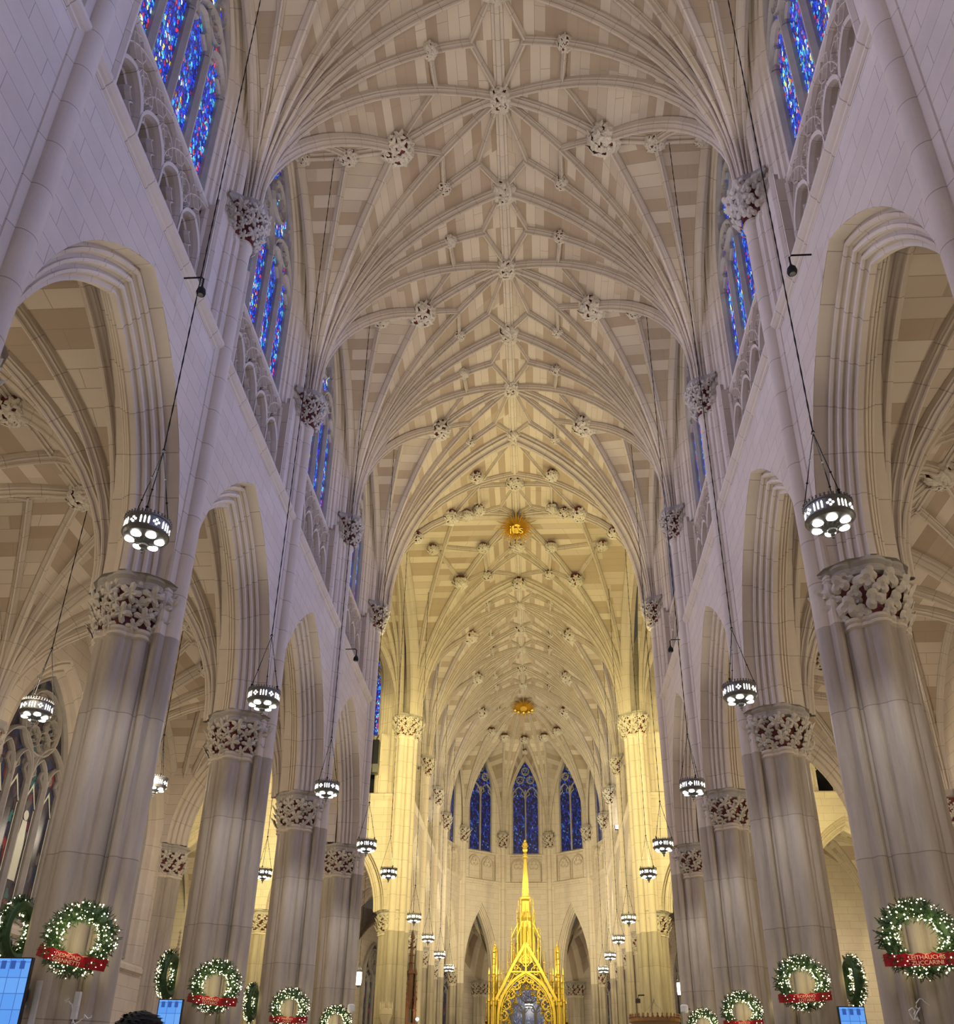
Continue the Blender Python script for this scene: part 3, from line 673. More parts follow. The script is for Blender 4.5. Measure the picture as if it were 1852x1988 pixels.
def above_arch(mb, x, a, h, z0, ymax, ztop, flip=False, n=20, o=0.0):
    P = []; UV = []
    for i in range(2 * n + 1):
        y, z, r = ap(a, h, o, -1 + i / n); P.append([(x, y, z0 + z), (x, y, ztop)]); UV.append([(y, z0 + z), (y, ztop)])
    a += o
    mb.quadgrid(P, UV, flip=not flip)
    for s in (-1, 1):
        if ymax > a + .01: wall_strip(mb, x, min(s * a, s * ymax), max(s * a, s * ymax), z0, ztop, flip)
def molding(mb, prof, y0, y1):
    pl = [0]
    for j in range(1, len(prof)): pl.append(pl[-1] + math.hypot(prof[j][0] - prof[j - 1][0], prof[j][1] - prof[j - 1][1]))
    mb.quadgrid([[(x, y0, z) for x, z in prof], [(x, y1, z) for x, z in prof]], [[(p, y0) for p in pl], [(p, y1) for p in pl]], flip=True)
def bay_wall():
    H = L / 2; out = []
    m = MB(); arch_sweep(m, ARCH_A, ARCH_H, CAPT, AP, 16); out.append(('arcade_arch', m.mesh('arcade_arch', M['mould'])))
    m = MB(); above_arch(m, 6.40, ARCH_A, ARCH_H, CAPT, H, 17.15); out.append(('spandrel', m.mesh('spandrel', M['wall'])))
    m = MB(); above_arch(m, AISX, ARCH_A, ARCH_H, CAPT, H, 17.15, True); out.append(('aisle_face', m.mesh('aisle_face', M['wall'])))
    m = MB(); molding(m, [(6.40, 16.86), (6.355, 16.90), (6.355, 16.96), (6.31, 17.0), (6.25, 17.08), (6.25, 17.17), (6.32, 17.21), (6.60, 17.32), (6.95, 17.40)], -H, H); out.append(('string_course', m.mesh('string_course', M['mould'])))
    # triforium
    m = MB()
    for s in (-1, 1):
        a, b = sorted((s * 2.32, s * H)); wall_strip(m, 6.58, a, b, 17.3, 20.95)
        m.quadgrid([[(6.58, s * 2.32, 17.3), (6.58, s * 2.32, 20.7)], [(7.3, s * 2.32, 17.3), (7.3, s * 2.32, 20.7)]], [[(0, 17.3), (0, 20.7)], [(.8, 17.3), (.8, 20.7)]], flip=s > 0)
        a, b = sorted((s * 2.24, s * 2.42)); 
        bar(m, [(s * 2.46, 17.3), (s * 2.46, 20.95)], 6.60, .16, .2); bar(m, [(s * 2.30, 17.3), (s * 2.30, 20.5)], 6.86, .12, .16)
    out.append(('triforium_jamb', m.mesh('triforium_jamb', M['mould'])))
    m = MB(); wall_strip(m, 7.9, -2.5, 2.5, 17.0, 20.9); m.quadgrid([[(6.9, -2.5, 17.38), (6.9, 2.5, 17.38)], [(7.9, -2.5, 17.38), (7.9, 2.5, 17.38)]]); out.append(('passage_shade', m.mesh('passage_shade', M['void'])))  # backing and floor painted near-black as the passage's shade
    m = MB(); w = 1.12
    XT = 6.97
    # plate above the lights, pierced by the lancet heads
    for k in range(4):
        yc = (k - 1.5) * w; P = []; UV = []; n = 10
        for i in range(2 * n + 1):
            y, z, r = ap(w / 2 - .07, .72, 0, -1 + i / n); P.append([(XT + .06, yc + y, 18.75 + z), (XT + .06, yc + y, 20.7)]); UV.append([(y, z), (y, 20.7)])
        m.quadgrid(P, UV, flip=True)
        wall_strip(m, XT + .06, yc - w / 2, yc - w / 2 + .07, 18.75, 20.7); wall_strip(m, XT + .06, yc + w / 2 - .07, yc + w / 2, 18.75, 20.7)
        if k in (0, 3): sg0 = -1 if k == 0 else 1; wall_strip(m, XT + .06, min(sg0 * 2.2, sg0 * 2.4), max(sg0 * 2.2, sg0 * 2.4), 17.3, 20.7)
        arch_sweep(m, w / 2 - .02, .78, 18.70, [(XT - .22, .06), (XT - .2, -.02), (XT - .1, -.05), (XT + .02, -.06), (XT + .05, -.10), (XT + .30, -.10)], 8, jamb=1.4, xc=yc)
        for sg in (-1, 1):       # cusps, thick
            for (cy1, cz1, r1) in ((.33, .12, .20), (.20, .44, .17)):
                pts = [(yc + sg * (cy1 + .16 - r1 * math.sin(PI * q / 6) * .9), 18.75 + cz1 - r1 + 2 * r1 * q / 6) for q in range(7)]
                bar(m, pts, XT + .10, .10, .30)
    for k in range(5):
        yc = (k - 2) * w; bar(m, [(yc, 17.3), (yc, 18.8)], XT - .05, .14, .34)
    # flowing tracery in relief
    for k in range(-1, 4):
        yc = (k - 1) * w
        for hw, zz, hh in ((w, 19.0, 1.45),):
            pts = [p for p in archpts(hw, hh, zz, 8, yc) if abs(p[0]) < 2.3]
            if len(pts) > 2: bar(m, pts, XT - .03, .09, .26)
    for k in range(5):
        yc = (k - 2) * w
        if abs(yc) < 2.2:
            bar(m, foil(yc, 19.62, .30, 4, 4, 0), XT - .02, .07, .3, closed=True); bar(m, [(yc + .36 * math.cos(t / 10 * 2 * PI), 19.62 + .42 * math.sin(t / 10 * 2 * PI)) for t in range(10)], XT - .02, .07, .24, closed=True)
    for k in range(4):
        yc = (k - 1.5) * w
        for sg in (-1, 1): bar(m, [(yc + sg * .05, 20.4), (yc + sg * .28, 20.2), (yc + sg * .22, 19.95), (yc, 19.75)], XT - .02, .07, .28)
    out.append(('triforium_tracery', m.mesh('triforium_tracery', M['mould'])))
    m = MB(); molding(m, [(7.10, 20.44), (6.95, 20.46), (6.92, 20.52), (6.87, 20.55), (6.83, 20.59), (6.83, 20.70), (6.88, 20.76), (6.98, 20.84), (7.2, 21.1)], -2.38, 2.38)
    for s in (-1, 1): m.face([(7.1, s * 2.38, 20.46), (6.83, s * 2.38, 20.60), (6.83, s * 2.38, 20.70), (6.98, s * 2.38, 20.84), (7.1, s * 2.38, 20.95)][::s], None)
    out.append(('sill_course', m.mesh('sill_course', M['mould'])))
    # clerestory reveal
    m = MB()
    pr = [(6.60, 1.75), (6.60, .98), (6.54, .94), (6.54, .84), (6.60, .80), (6.63, .66), (6.69, .64), (6.70, .50), (6.76, .46), (6.82, .32), (6.88, .30), (6.90, .18), (6.97, .14), (7.03, 0), (7.25, 0)]
    arch_sweep(m, 2.25, 3.95, 24.6, pr, 14, jamb=4.0)
    arch_sweep(m, 2.25, 3.95, 24.6, [(6.62, 1.03), (6.53, 1.02), (6.46, .96), (6.43, .88), (6.46, .80), (6.53, .74), (6.62, .73)], 14, jamb=7.35)
    out.append(('window_reveal', m.mesh('window_reveal', M['mould'])))
    return out
def window_meshes():
    out = []; X = 7.12; a, h, z0, zs = 2.25, 3.95, 24.6, 20.95
    m = MB()
    for k in (-1, 0, 1): bar(m, [(k * 1.1, zs), (k * 1.1, 25.0)], X, .19, .34)
    for k in range(4):
        yc = (k - 1.5) * 1.1; bar(m, archpts(.5, .72, 24.7, 6, yc, 24.5), X, .12, .30); lancet_cusps(m, yc, .48, .66, 24.7, X, .07, .16)
    for s in (-1, 1):
        bar(m, archpts(1.06, 1.45, 24.75, 8, s * 1.1, 24.6), X, .16, .34)
        bar(m, foil(s * 1.1, 25.85, .36, 4, 5, 0), X, .07, .2, closed=True); bar(m, [(s * 1.1 + .4 * math.cos(t / 12 * 2 * PI), 25.85 + .4 * math.sin(t / 12 * 2 * PI)) for t in range(12)], X, .08, .24, closed=True)
        bar(m, [(s * 1.3 + .24 * math.cos(t / 10 * 2 * PI), 26.75 + .45 * math.sin(t / 10 * 2 * PI)) for t in range(10)], X, .08, .22, closed=True)
    bar(m, [(.62 * math.cos(t / 16 * 2 * PI), 26.95 + .62 * math.sin(t / 16 * 2 * PI)) for t in range(16)], X, .12, .3, closed=True)
    bar(m, foil(0, 26.95, .56, 6, 3, 0, .55), X, .07, .2, closed=True)
    bar(m, foil(0, 27.85, .26, 3, 4), X, .06, .2, closed=True)
    bar(m, archpts(a - .05, h, z0, 14, 0, zs), X, .16, .34)
    bar(m, [(-a, zs), (a, zs)], X, .2, .34)
    out.append(('tracery', m.mesh('tracery', M['abacus'])))
    m = MB(); P = []; UV = []
    pts = [(-a, z0), ] ; n = 14
    for i in range(2 * n + 1):
        y, z, r = ap(a, h, 0, -1 + i / n); P.append([(X + .04, y, zs), (X + .04, y, z0 + z)]); UV.append([(y, zs), (y, z0 + z)])
    m.quadgrid(P, UV, flip=True); out.append(('stained_glass', m.mesh('stained_glass', M['glass'])))
    return out
BWP = bay_wall(); WINP = window_meshes(); wn = [0]
def wall_bay(side, loc, rz, scale=None, skip=(), win=True, wl=None):
    place_parts(BWP, 'wall_' + side, loc, rz, scale, skip=skip)
    if win:
        wn[0] += 1; s = struct('window_%d' % wn[0], loc, rz, wl, scale)
        for n, me in WINP: link(n, me, s)
for yb in [NB[0] - L] + NB:
    wall_bay('right', (0, yb, 0), 0); wall_bay('left', (0, yb, 0), PI)
for yb in CB:
    wall_bay('right', (0, yb, 0), 0, (1, LC / L, 1)); wall_bay('left', (0, yb, 0), PI, (1, LC / L, 1))
# transepts: axis along x at YC; east walls face the camera
for s in (-1, 1):
    for k in range(2):
        xb = s * (7.2 + 3.6 + 7.2 * k); side = 'east'
        wall_bay('east', (xb, YC + .35, 0), PI / 2, (1, 7.2 / L, 1)); wall_bay('west', (xb, YC - .35, 0), -PI / 2, (1, 7.2 / L, 1))
        place_parts(VM, 'ceiling', (xb, YC, 0), PI / 2, (1.06, 7.2 / L, 1), label='transept ceiling bay')

# ------------------------------------------------------------------ aisle vaults and outer walls
AX0, AX1, AZ = 7.8, 14.3, 15.8
AXC = (AX0 + AX1) / 2
def aisle_vault(Lb):
    hx = (AX1 - AX0) / 2; hy = Lb / 2; out = []; web = MB()
    for sx in (-1, 1):
        for sy in (-1, 1):
            S = (sx * hx, sy * hy)
            s = Spring(S, CAPT, AZ, hx, [(0, sy * hy, AZ, 0), (0, sy * hy * .45, AZ, 0), (0, 0, AZ, 0), (sx * hx * .45, 0, AZ, 0), (sx * hx, 0, AZ, 0)])
            s.webs(web, flip=(sx * sy > 0), u0=sx * 3 + sy * 9)
            if sy < 0: out.append(('transverse_rib', sweep_rib(s.rib(0, 12), .42, .36).mesh('r', M['rib'])))
            for i in (1, 2, 3): out.append((('tierceron_rib', 'diagonal_rib', 'tierceron_rib')[i - 1], sweep_rib(s.rib(i, 12), .22, .26).mesh('r', M['rib'])))
            out.append(('wall_rib', sweep_rib(s.rib(4, 12), .3, .25).mesh('r', M['rib'])))
    out.append(('vault_web', web.mesh('vault_web', M['web'])))
    out.append(('ridge_rib', sweep_rib([(0, -hy, AZ), (0, hy, AZ)], .22, .2, lat=(1, 0, 0)).mesh('r', M['rib'])))
    out.append(('ridge_rib', sweep_rib([(-hx, 0, AZ), (hx, 0, AZ)], .22, .2, lat=(0, 1, 0)).mesh('r', M['rib'])))
    return out
AV = aisle_vault(L)
OW_A, OW_H, OW_Z = 2.0, 3.2, 10.4
def outer_wall(window=True):
    """local x from the nave axis; wall face at AX1"""
    H = L / 2; out = []; X = AX1; m = MB()
    above_arch(m, X, OW_A, OW_H, OW_Z, H, 17.0, o=.56)
    for s in (-1, 1):
        a, b = sorted((s * (OW_A + .55), s * H)); wall_strip(m, X, a, b, 5.9, OW_Z)
    wall_strip(m, X, -H, H, 0, 5.9); out.append(('ashlar', m.mesh('ashlar', M['wall'])))
    m = MB(); arch_sweep(m, OW_A, OW_H, OW_Z, [(X, .58), (X + .06, .5), (X + .02, .44), (X + .14, .38), (X + .22, .26), (X + .18, .2), (X + .34, .14), (X + .5, 0), (X + .7, 0)], 12, jamb=4.5)
    molding(m, [(X, 5.5), (X - .12, 5.6), (X - .12, 5.75), (X, 5.85), (X + .7, 6.1)], -2.6, 2.6); out.append(('window_reveal', m.mesh('window_reveal', M['mould'])))
    m = MB()
    for s in (-1, 1):
        m.tube([(X - .08, s * (H - .02), 1), (X - .08, s * (H - .02), 9.7)], .2, 12); m.tube([(X - .02, s * (H - .3), 1), (X - .02, s * (H - .3), 9.7)], .1, 10)
    out.append(('wall_shaft', m.mesh('wall_shaft', M['mould'])))
    return out
def outer_window():
    X = AX1 + .55; m = MB(); zs = 6.1
    for k in (-1, 0, 1): bar(m, [(k * 1.0, zs), (k * 1.0, 10.4)], X, .2, .3)
    for k in range(4): yc = (k - 1.5); bar(m, archpts(.46, .75, 10.2, 6, yc, 10.0), X, .12, .28); lancet_cusps(m, yc, .44, .7, 10.2, X, .07, .16)
    bar(m, [(1.05 * math.cos(t / 20 * 2 * PI), 12.0 + 1.05 * math.sin(t / 20 * 2 * PI)) for t in range(20)], X, .15, .3, closed=True)
    for k in range(6):
        a = 2 * PI * k / 6; bar(m, [(.62 * math.cos(a) + .34 * math.cos(t / 10 * 2 * PI), 12.0 + .62 * math.sin(a) + .34 * math.sin(t / 10 * 2 * PI)) for t in range(10)], X, .08, .24, closed=True)
        bar(m, foil(.62 * math.cos(a), 12.0 + .62 * math.sin(a), .27, 3, 3, a), X, .05, .16, closed=True)
    for s in (-1, 1): bar(m, archpts(.97, 1.2, 10.3, 8, s * 1.0, 10.2), X, .14, .3)
    bar(m, archpts(OW_A - .04, OW_H, OW_Z, 12, 0, zs), X, .16, .3); bar(m, [(-OW_A, zs), (OW_A, zs)], X, .2, .3)
    o = [('tracery', m.mesh('tracery', M['abacus']))]
    m = MB(); P = []; UV = []; n = 12
    for i in range(2 * n + 1):
        y, z, r = ap(OW_A, OW_H, 0, -1 + i / n); P.append([(X + .04, y, zs), (X + .04, y, OW_Z + z)]); UV.append([(y, zs), (y, OW_Z + z)])
    m.quadgrid(P, UV, flip=True); o.append(('stained_glass', m.mesh('stained_glass', M['glassaisle'])))
    m = MB()      # pale robed figures in the two middle lights, gables over every light
    for yc in (-.5, .5, -1.5, 1.5):
        if yc == -.5:
            m.face([(X + .02, yc - .19, 7.2), (X + .02, yc + .19, 7.2), (X + .02, yc + .22, 8.3), (X + .02, yc + .13, 9.0), (X + .02, yc - .13, 9.0), (X + .02, yc - .22, 8.3)][::-1])
            m.face([(X + .02, yc + .14 * math.cos(t * PI / 5), 9.17 + .16 * math.sin(t * PI / 5)) for t in range(10)][::-1])
        for q in (-1, 1):
            m.face([(X + .02, yc + q * .40, 9.45), (X + .02, yc + q * .34, 9.45), (X + .02, yc, 10.05), (X + .02, yc, 10.2)][::q]); m.face([(X + .02, yc + q * .36, 6.5), (X + .02, yc + q * .32, 6.5), (X + .02, yc + q * .32, 9.4), (X + .02, yc + q * .36, 9.4)][::-q])
    o.append(('figure_glass', m.mesh('figure_glass', M['glasspale'])))
    return o
OW = outer_wall(); OWW = outer_window()
ABAYS = [(yb, L, 'nave') for yb in NB] + [(yb, LC, 'choir') for yb in CB]
for yb, lb, wh in ABAYS:
    for s, sd in ((-1, 'left'), (1, 'right')):
        place_parts(AV, 'ceiling', (s * AXC, yb, 0), 0, (1, lb / L, 1), label=sd + ' aisle ceiling bay')
        place_parts(OW, 'wall_' + sd, (0, yb, 0), 0 if s > 0 else PI, (1, lb / L, 1), label=sd + ' aisle outer wall')
        wn[0] += 1; w_ = struct('window_%d' % wn[0], (0, yb, 0), 0 if s > 0 else PI, sd + ' aisle window', (1, lb / L, 1))
        for n, me in OWW: link(n, me, w_)
for i, yb in enumerate(NB[1:]):
    for s, sd in ((-1, 'left'), (1, 'right')):
        boss(s * AXC, yb, AZ - .15, .8, f'leaf boss in the middle of the {ORD[i]} {sd} aisle vault bay', sd + ' aisle bosses')
        if i: boss(s * AXC, yb - L / 2, AZ - .3, .75, f'leaf boss on the cross arch before the {ORD[i]} {sd} aisle vault bay', sd + ' aisle bosses')

for s in (-1, 1): place_parts(AV, 'ceiling', (s * (AXC + 7), YE + 3.5, 0), 0, label='transept chapel ceiling bay')
# ------------------------------------------------------------------ piers
PX = 7.1
pk = ['maple', 'pointed', 'maple', 'pointed']; pk2 = ['clover', 'maple', 'pointed', 'maple']
desc = ['nearest', 'second', 'third', 'fourth']
for i in range(-2, 3):
    y = Y0 + i * L
    for s, sd in ((-1, 'left'), (1, 'right')):
        d = {-2: 'behind the view', -1: 'its shafts crossing the top corner', 0: 'carrying the largest wreath', 1: 'second one, with the second largest wreath', 2: 'third along, just before the crossing pier'}[i]
        pier(s * PX, y, f'grey clustered pier on nave {sd}, {d}', (pk if s < 0 else pk2)[max(i, 0)], PI if s < 0 else 0, group='nave piers')
for s, sd in ((-1, 'left'), (1, 'right')):
    for y, nm, k in ((YW, 'between nave and crossing, fourth along', 'pointed'), (YE, 'beyond the crossing, lit bright yellow', 'maple')):
        east = y == YE
        t = pier(s * PX, y, f'clustered crossing pier on the {sd}, {nm}', k, PI if s < 0 else 0, group='crossing piers', dirs=[(-.77, 0, 0)] + [(px_, d_ * py_, -d_ * ra_) for d_ in ((-1 if (s > 0) == east else 1),) for px_, py_, ra_ in ((-.62, .52, PI / 4), (-.12, .78, PI / 2))], vault=True, sc_=1.0)
        for x2 in (14.35,): pier(s * x2, y, f'clustered pier between {sd} aisle and transept, ' + ('choir side' if east else 'nave side'), 'maple', 0, vault=False, group='aisle corner piers')
    for i in range(1, 3):
        pier(s * PX, YE + i * LC, f'clustered choir pier on the {sd}, {desc[i - 1]} beyond the crossing', 'maple', PI if s < 0 else 0, group='choir piers', sc_=.9)
def responds():
    mb = MB(); 
    return mb
# aisle wall respond capitals
def respond(x, y, z, label, rz=0, r=.3, kind='maple'):
    t = thing('respond_capital', label, 'capital', (x, y, z), rz, 'wall shaft capitals'); rf = lambda a: r
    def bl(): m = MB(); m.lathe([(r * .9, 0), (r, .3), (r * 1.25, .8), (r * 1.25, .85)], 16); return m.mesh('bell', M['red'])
    def nk(): m = MB(); m.lathe([(r * .9, -.12), (r * 1.15, -.06), (r * 1.15, .0), (r, .05), (r * .9, .06)], 16); return m.mesh('neck_ring', M['mould'])
    def ab(): m = MB(); m.lathe([(r * 1.1, .78), (r * 1.55, .84), (r * 1.45, .9), (r * 1.65, 1.0), (r * 1.65, 1.06), (0, 1.06)], 8); return m.mesh('abacus', M['abacus'])
    def fo(): m = MB(); foliage_band(m, rf, .1, .78, .25, .21, kind, 0, 2 * PI, 2, 3); return m.mesh('carved_leaves', M['leaf'])
    for n, f in (('bell', bl), ('neck_ring', nk), ('abacus', ab), ('carved_leaves', fo)): link(n, cached(('rs', n, r, kind), f), t)
    return t
for s, sd in ((-1, 'left'), (1, 'right')):
    for i in range(0, 3): respond(s * (AX1 - .1), Y0 + i * L, 9.6, f'leafy capital on the {sd} aisle wall opposite the {desc[i]} pier')

# ------------------------------------------------------------------ apse: five sides of a decagon round (0, YA)
RA = 7.0
def apv(k, r=RA): a = PI * k / 5; return (r * math.cos(a), YA + r * math.sin(a))
AH = RA * math.sin(PI / 10)
def apse_panel():
    out = []; X = RA * math.cos(PI / 10) - .45; H = AH + .12; m = MB()
    A, HH = 1.68, 5.6
    above_arch(m, X, A, HH, 10.3, H, 17.5); wall_strip(m, X, -H, H, 17.5, 17.7); out.append(('ashlar', m.mesh('ashlar', M['wall'])))
    m = MB(); arch_sweep(m, A, HH, 10.3, [(X, 0), (X + .12, 0), (X + .13, -.06), (X + .22, -.10), (X + .22, -.16), (X + .34, -.2), (X + .34, -.27), (X + .46, -.3), (X + .5, -.36), (X + .9, -.36), (X + 1.3, 0)], 12, jamb=0)
    out.append(('arcade_arch', m.mesh('arcade_arch', M['mould'])))
    m = MB(); molding(m, [(X, 17.35), (X - .1, 17.42), (X - .1, 17.5), (X - .22, 17.6), (X - .22, 17.7), (X, 17.8)], -H, H)
    molding(m, [(X + .25, 19.95), (X + .02, 20.02), (X + .02, 20.12), (X + .5, 20.3)], -1.5, 1.5)
    molding(m, [(X + .25, 17.78), (X + .02, 17.82), (X, 17.8)][::-1], -1.4, 1.4)
    out.append(('string_course', m.mesh('string_course', M['mould'])))
    m = MB()
    for s in (-1, 1):
        a, b = sorted((s * 1.35, s * H)); wall_strip(m, X, a, b, 17.7, 20.1)
        m.quadgrid([[(X, s * 1.35, 17.8), (X, s * 1.35, 20.0)], [(X + .3, s * 1.35, 17.8), (X + .3, s * 1.35, 20.0)]], [[(0, 17.3), (0, 20.7)], [(.8, 17.3), (.8, 20.7)]], flip=s > 0)
        bar(m, archpts(.58, .7, 19.1, 6, s * .66, 17.8), X + .14, .09, .2); bar(m, foil(s * .66, 19.25, .38, 3, 5, PI / 2), X + .2, .08, .16, closed=True)
    wall_strip(m, X + .25, -1.4, 1.4, 17.7, 20.1); out.append(('blind_panel', m.mesh('blind_panel', M['wall'])))
    m = MB(); arch_sweep(m, 1.16, 3.0, 25.6, [(X, 1.1), (X, .42), (X + .06, .36), (X + .02, .3), (X + .16, .22), (X + .2, .12), (X + .34, 0), (X + .5, 0)], 12, jamb=5.5)
    out.append(('window_reveal', m.mesh('window_reveal', M['mould'])))
    return out
def apse_window():
    X = RA * math.cos(PI / 10) - .02; m = MB(); zs = 20.25; a, h, z0 = 1.16, 3.0, 25.6
    bar(m, [(0, zs), (0, 25.9)], X, .13, .26)
    for s in (-1, 1):
        bar(m, archpts(.53, .9, 25.3, 6, s * .58, 25.1), X, .10, .24); lancet_cusps(m, s * .58, .5, .82, 25.3, X, .06, .14)
        bar(m, [(s * .46 + .33 * math.cos(t / 12 * 2 * PI), 26.85 + .33 * math.sin(t / 12 * 2 * PI)) for t in range(12)], X, .09, .22, closed=True); bar(m, foil(s * .46, 26.85, .27, 3, 4), X, .05, .16, closed=True)
    bar(m, [(.34 * math.cos(t / 12 * 2 * PI), 27.65 + .34 * math.sin(t / 12 * 2 * PI)) for t in range(12)], X, .09, .22, closed=True); bar(m, foil(0, 27.65, .28, 3, 4), X, .05, .16, closed=True)
    bar(m, archpts(a - .03, h, z0, 12, 0, zs), X, .12, .26); bar(m, [(-a, zs), (a, zs)], X, .14, .26)
    o = [('tracery', m.mesh('tracery', M['abacus']))]; m = MB(); P = []; UV = []; n = 12
    for i in range(2 * n + 1):
        y, z, r = ap(a, h, 0, -1 + i / n); P.append([(X + .04, y, zs), (X + .04, y, z0 + z)]); UV.append([(y, zs), (y, z0 + z)])
    m.quadgrid(P, UV, flip=True); o.append(('stained_glass', m.mesh('stained_glass', M['glassdark'])))
    return o
APP, APW = apse_panel(), apse_window()
for k in range(5):
    rz = PI * (k + .5) / 5
    place_parts(APP, 'wall_apse', (0, YA, 0), rz, label='apse wall bay')
    wn[0] += 1; s = struct('window_%d' % wn[0], (0, YA, 0), rz, 'tall blue apse window')
    for n, me in APW: link(n, me, s)
ad = ['right end', 'right', 'right of the middle window', 'left of the middle window', 'left', 'left end']
for k in range(6):
    x, y = apv(k, RA); a = PI * k / 5
    if k in (0, 5): lab = f'pier at the {"right" if k == 0 else "left"} mouth of the apse'
    else: lab = f'slender apse pier {ad[k]}'
    t = pier(x, y, lab, 'maple', a, vault=True, group='apse piers', dirs=[(-.66, 0, 0)], sc_=.78)
# apse vault
def apse_vault():
    out = []; web = MB(); Rs = 6.35
    for k in range(6):
        vx, vy = Rs * math.cos(PI * k / 5), Rs * math.sin(PI * k / 5)
        for d in (-1, 1):
            if (k == 0 and d < 0) or (k == 5 and d > 0): continue
            am = PI * (k + d * .5) / 5; rin = Rs * math.cos(PI / 10) + .15
            sp = Spring((vx, vy), SPR, RIDGE, XS, [(0, 0, RIDGE, 0), (2.9 * math.cos(am), 2.9 * math.sin(am), 29.7, 0), (rin * math.cos(am), rin * math.sin(am), 29.0, 1)])
            sp.webs(web, flip=(d < 0), u0=k * 5)
            if d > 0 or k == 5: out.append(('main_rib', sweep_rib(sp.rib(0), .30, .34).mesh('r', M['rib'])))
            out.append(('tierceron_rib', sweep_rib(sp.rib(1), .20, .24).mesh('r', M['rib']))); out.append(('wall_rib', sweep_rib(sp.rib(2), .26, .22).mesh('r', M['rib'])))
            if d > 0:
                lat = (-math.sin(am), math.cos(am), 0); c, s_ = math.cos(am), math.sin(am)
                pts = []
                for q in range(7):
                    r = 2.9 * (1 - q / 6); z = 29.7 + (RIDGE - 29.7) * math.sin(PI / 2 * q / 6) ** .9; pts.append((r * c, r * s_, z))
                out.append(('ridge_rib', sweep_rib(pts, .2, .22, lat=lat).mesh('r', M['rib']))); out.append(('ridge_rib', sweep_rib([(2.9 * c, 2.9 * s_, 29.68), (rin * c, rin * s_, 29.0)], .2, .2, lat=lat).mesh('r', M['rib'])))
    out.append(('vault_web', web.mesh('vault_web', M['web']))); return out
place_parts(apse_vault(), 'ceiling', (0, YA, 0), label='radiating apse ceiling')
for k in range(5):
    am = PI * (k + .5) / 5; pos = ['far right', 'right', 'middle', 'left', 'far left'][k]
    boss(2.9 * math.cos(am), YA + 2.9 * math.sin(am), 29.3, .8, f'boss above the {pos} apse window, inner ring', 'apse bosses')
    boss(4.9 * math.cos(am), YA + 4.9 * math.sin(am), 28.9, .55, f'boss above the {pos} apse window, outer ring', 'apse bosses')
# ambulatory round the apse
def ambulatory():
    out = []; m = MB(); RO = 13.6
    for k in range(5):
        a0, a1 = PI * k / 5, PI * (k + 1) / 5; P = []; UV = []
        for i in range(7):
            a = a0 + (a1 - a0) * i / 6; row = []; uv = []
            for j in range(9):
                r = 7.3 + (RO - 7.3) * j / 8; z = 15.2 - 3.2 * abs(j / 4 - 1) ** 2.2 * abs(math.cos(PI * i / 6)) ** .7 - 1.5 * abs(math.cos(PI * i / 6)) ** 3; row.append((r * math.cos(a), r * math.sin(a), z)); uv.append((r, a * 10))
            P.append(row); UV.append(uv)
        m.quadgrid(P, UV)
    out.append(('vault_web', m.mesh('vault_web', M['web'])))
    m = MB()
    for k in range(5):
        a0, a1 = PI * k / 5, PI * (k + 1) / 5; p, q = (RO * math.cos(a0), RO * math.sin(a0)), (RO * math.cos(a1), RO * math.sin(a1)); 
        if k == 2: # open to the lady chapel
            for u0, u1 in ((0, .22), (.78, 1)):
                A = (p[0] + (q[0] - p[0]) * u0, p[1] + (q[1] - p[1]) * u0); B = (p[0] + (q[0] - p[0]) * u1, p[1] + (q[1] - p[1]) * u1); m.quadgrid([[(A[0], A[1], 0), (A[0], A[1], 15)], [(B[0], B[1], 0), (B[0], B[1], 15)]], [[(0, 0), (0, 15)], [(2, 0), (2, 15)]])
            m.quadgrid([[(p[0], p[1], 12.5), (p[0], p[1], 15)], [(q[0], q[1], 12.5), (q[0], q[1], 15)]], [[(0, 12), (0, 15)], [(8, 12), (8, 15)]])
        else: m.quadgrid([[(p[0], p[1], 0), (p[0], p[1], 15)], [(q[0], q[1], 0), (q[0], q[1], 15)]], [[(0, 0), (0, 15)], [(8.4, 0), (8.4, 15)]])
    out.append(('outer_wall', m.mesh('outer_wall', M['wall'])))
    for k in range(1, 5):
        for t in (-1, 1):
            vx, vy = 7.5 * math.cos(PI * k / 5), 7.5 * math.sin(PI * k / 5); am = PI * (k + t * .5) / 5
            for rr, ww in ((10.2, .2), (8.6, .16)): 
                sp = Spring((vx, vy), CAPT - .3, 14.9, 3.2, [(rr * math.cos(am if rr > 9 else am), rr * math.sin(am), 14.9, 0)]); out.append(('vault_rib', sweep_rib(sp.rib(0, 10), ww, .22).mesh('r', M['rib'])))
    return out
place_parts(ambulatory(), 'ceiling', (0, YA, 0), label='ambulatory around the apse')
for k in range(1, 5):
    x, y = apv(k, 13.2); pier(x, y, f'grey ambulatory pier against the outer wall, {ad[k]}', 'pointed', PI * k / 5, vault=False, group='ambulatory piers', sc_=1.0)
for k in (0, 1, 3, 4):       # dark ambulatory windows
    a = PI * (k + .5) / 5; wn[0] += 1; s = struct('window_%d' % wn[0], (0, YA, 0), a, 'dark ambulatory window', (1, .8, .92)); s.location.x = (12.75 - 14.85) * math.cos(a); s.location.y = YA + (12.75 - 14.85) * math.sin(a)
    for n, me in OWW[:2]: link(n, me, s)
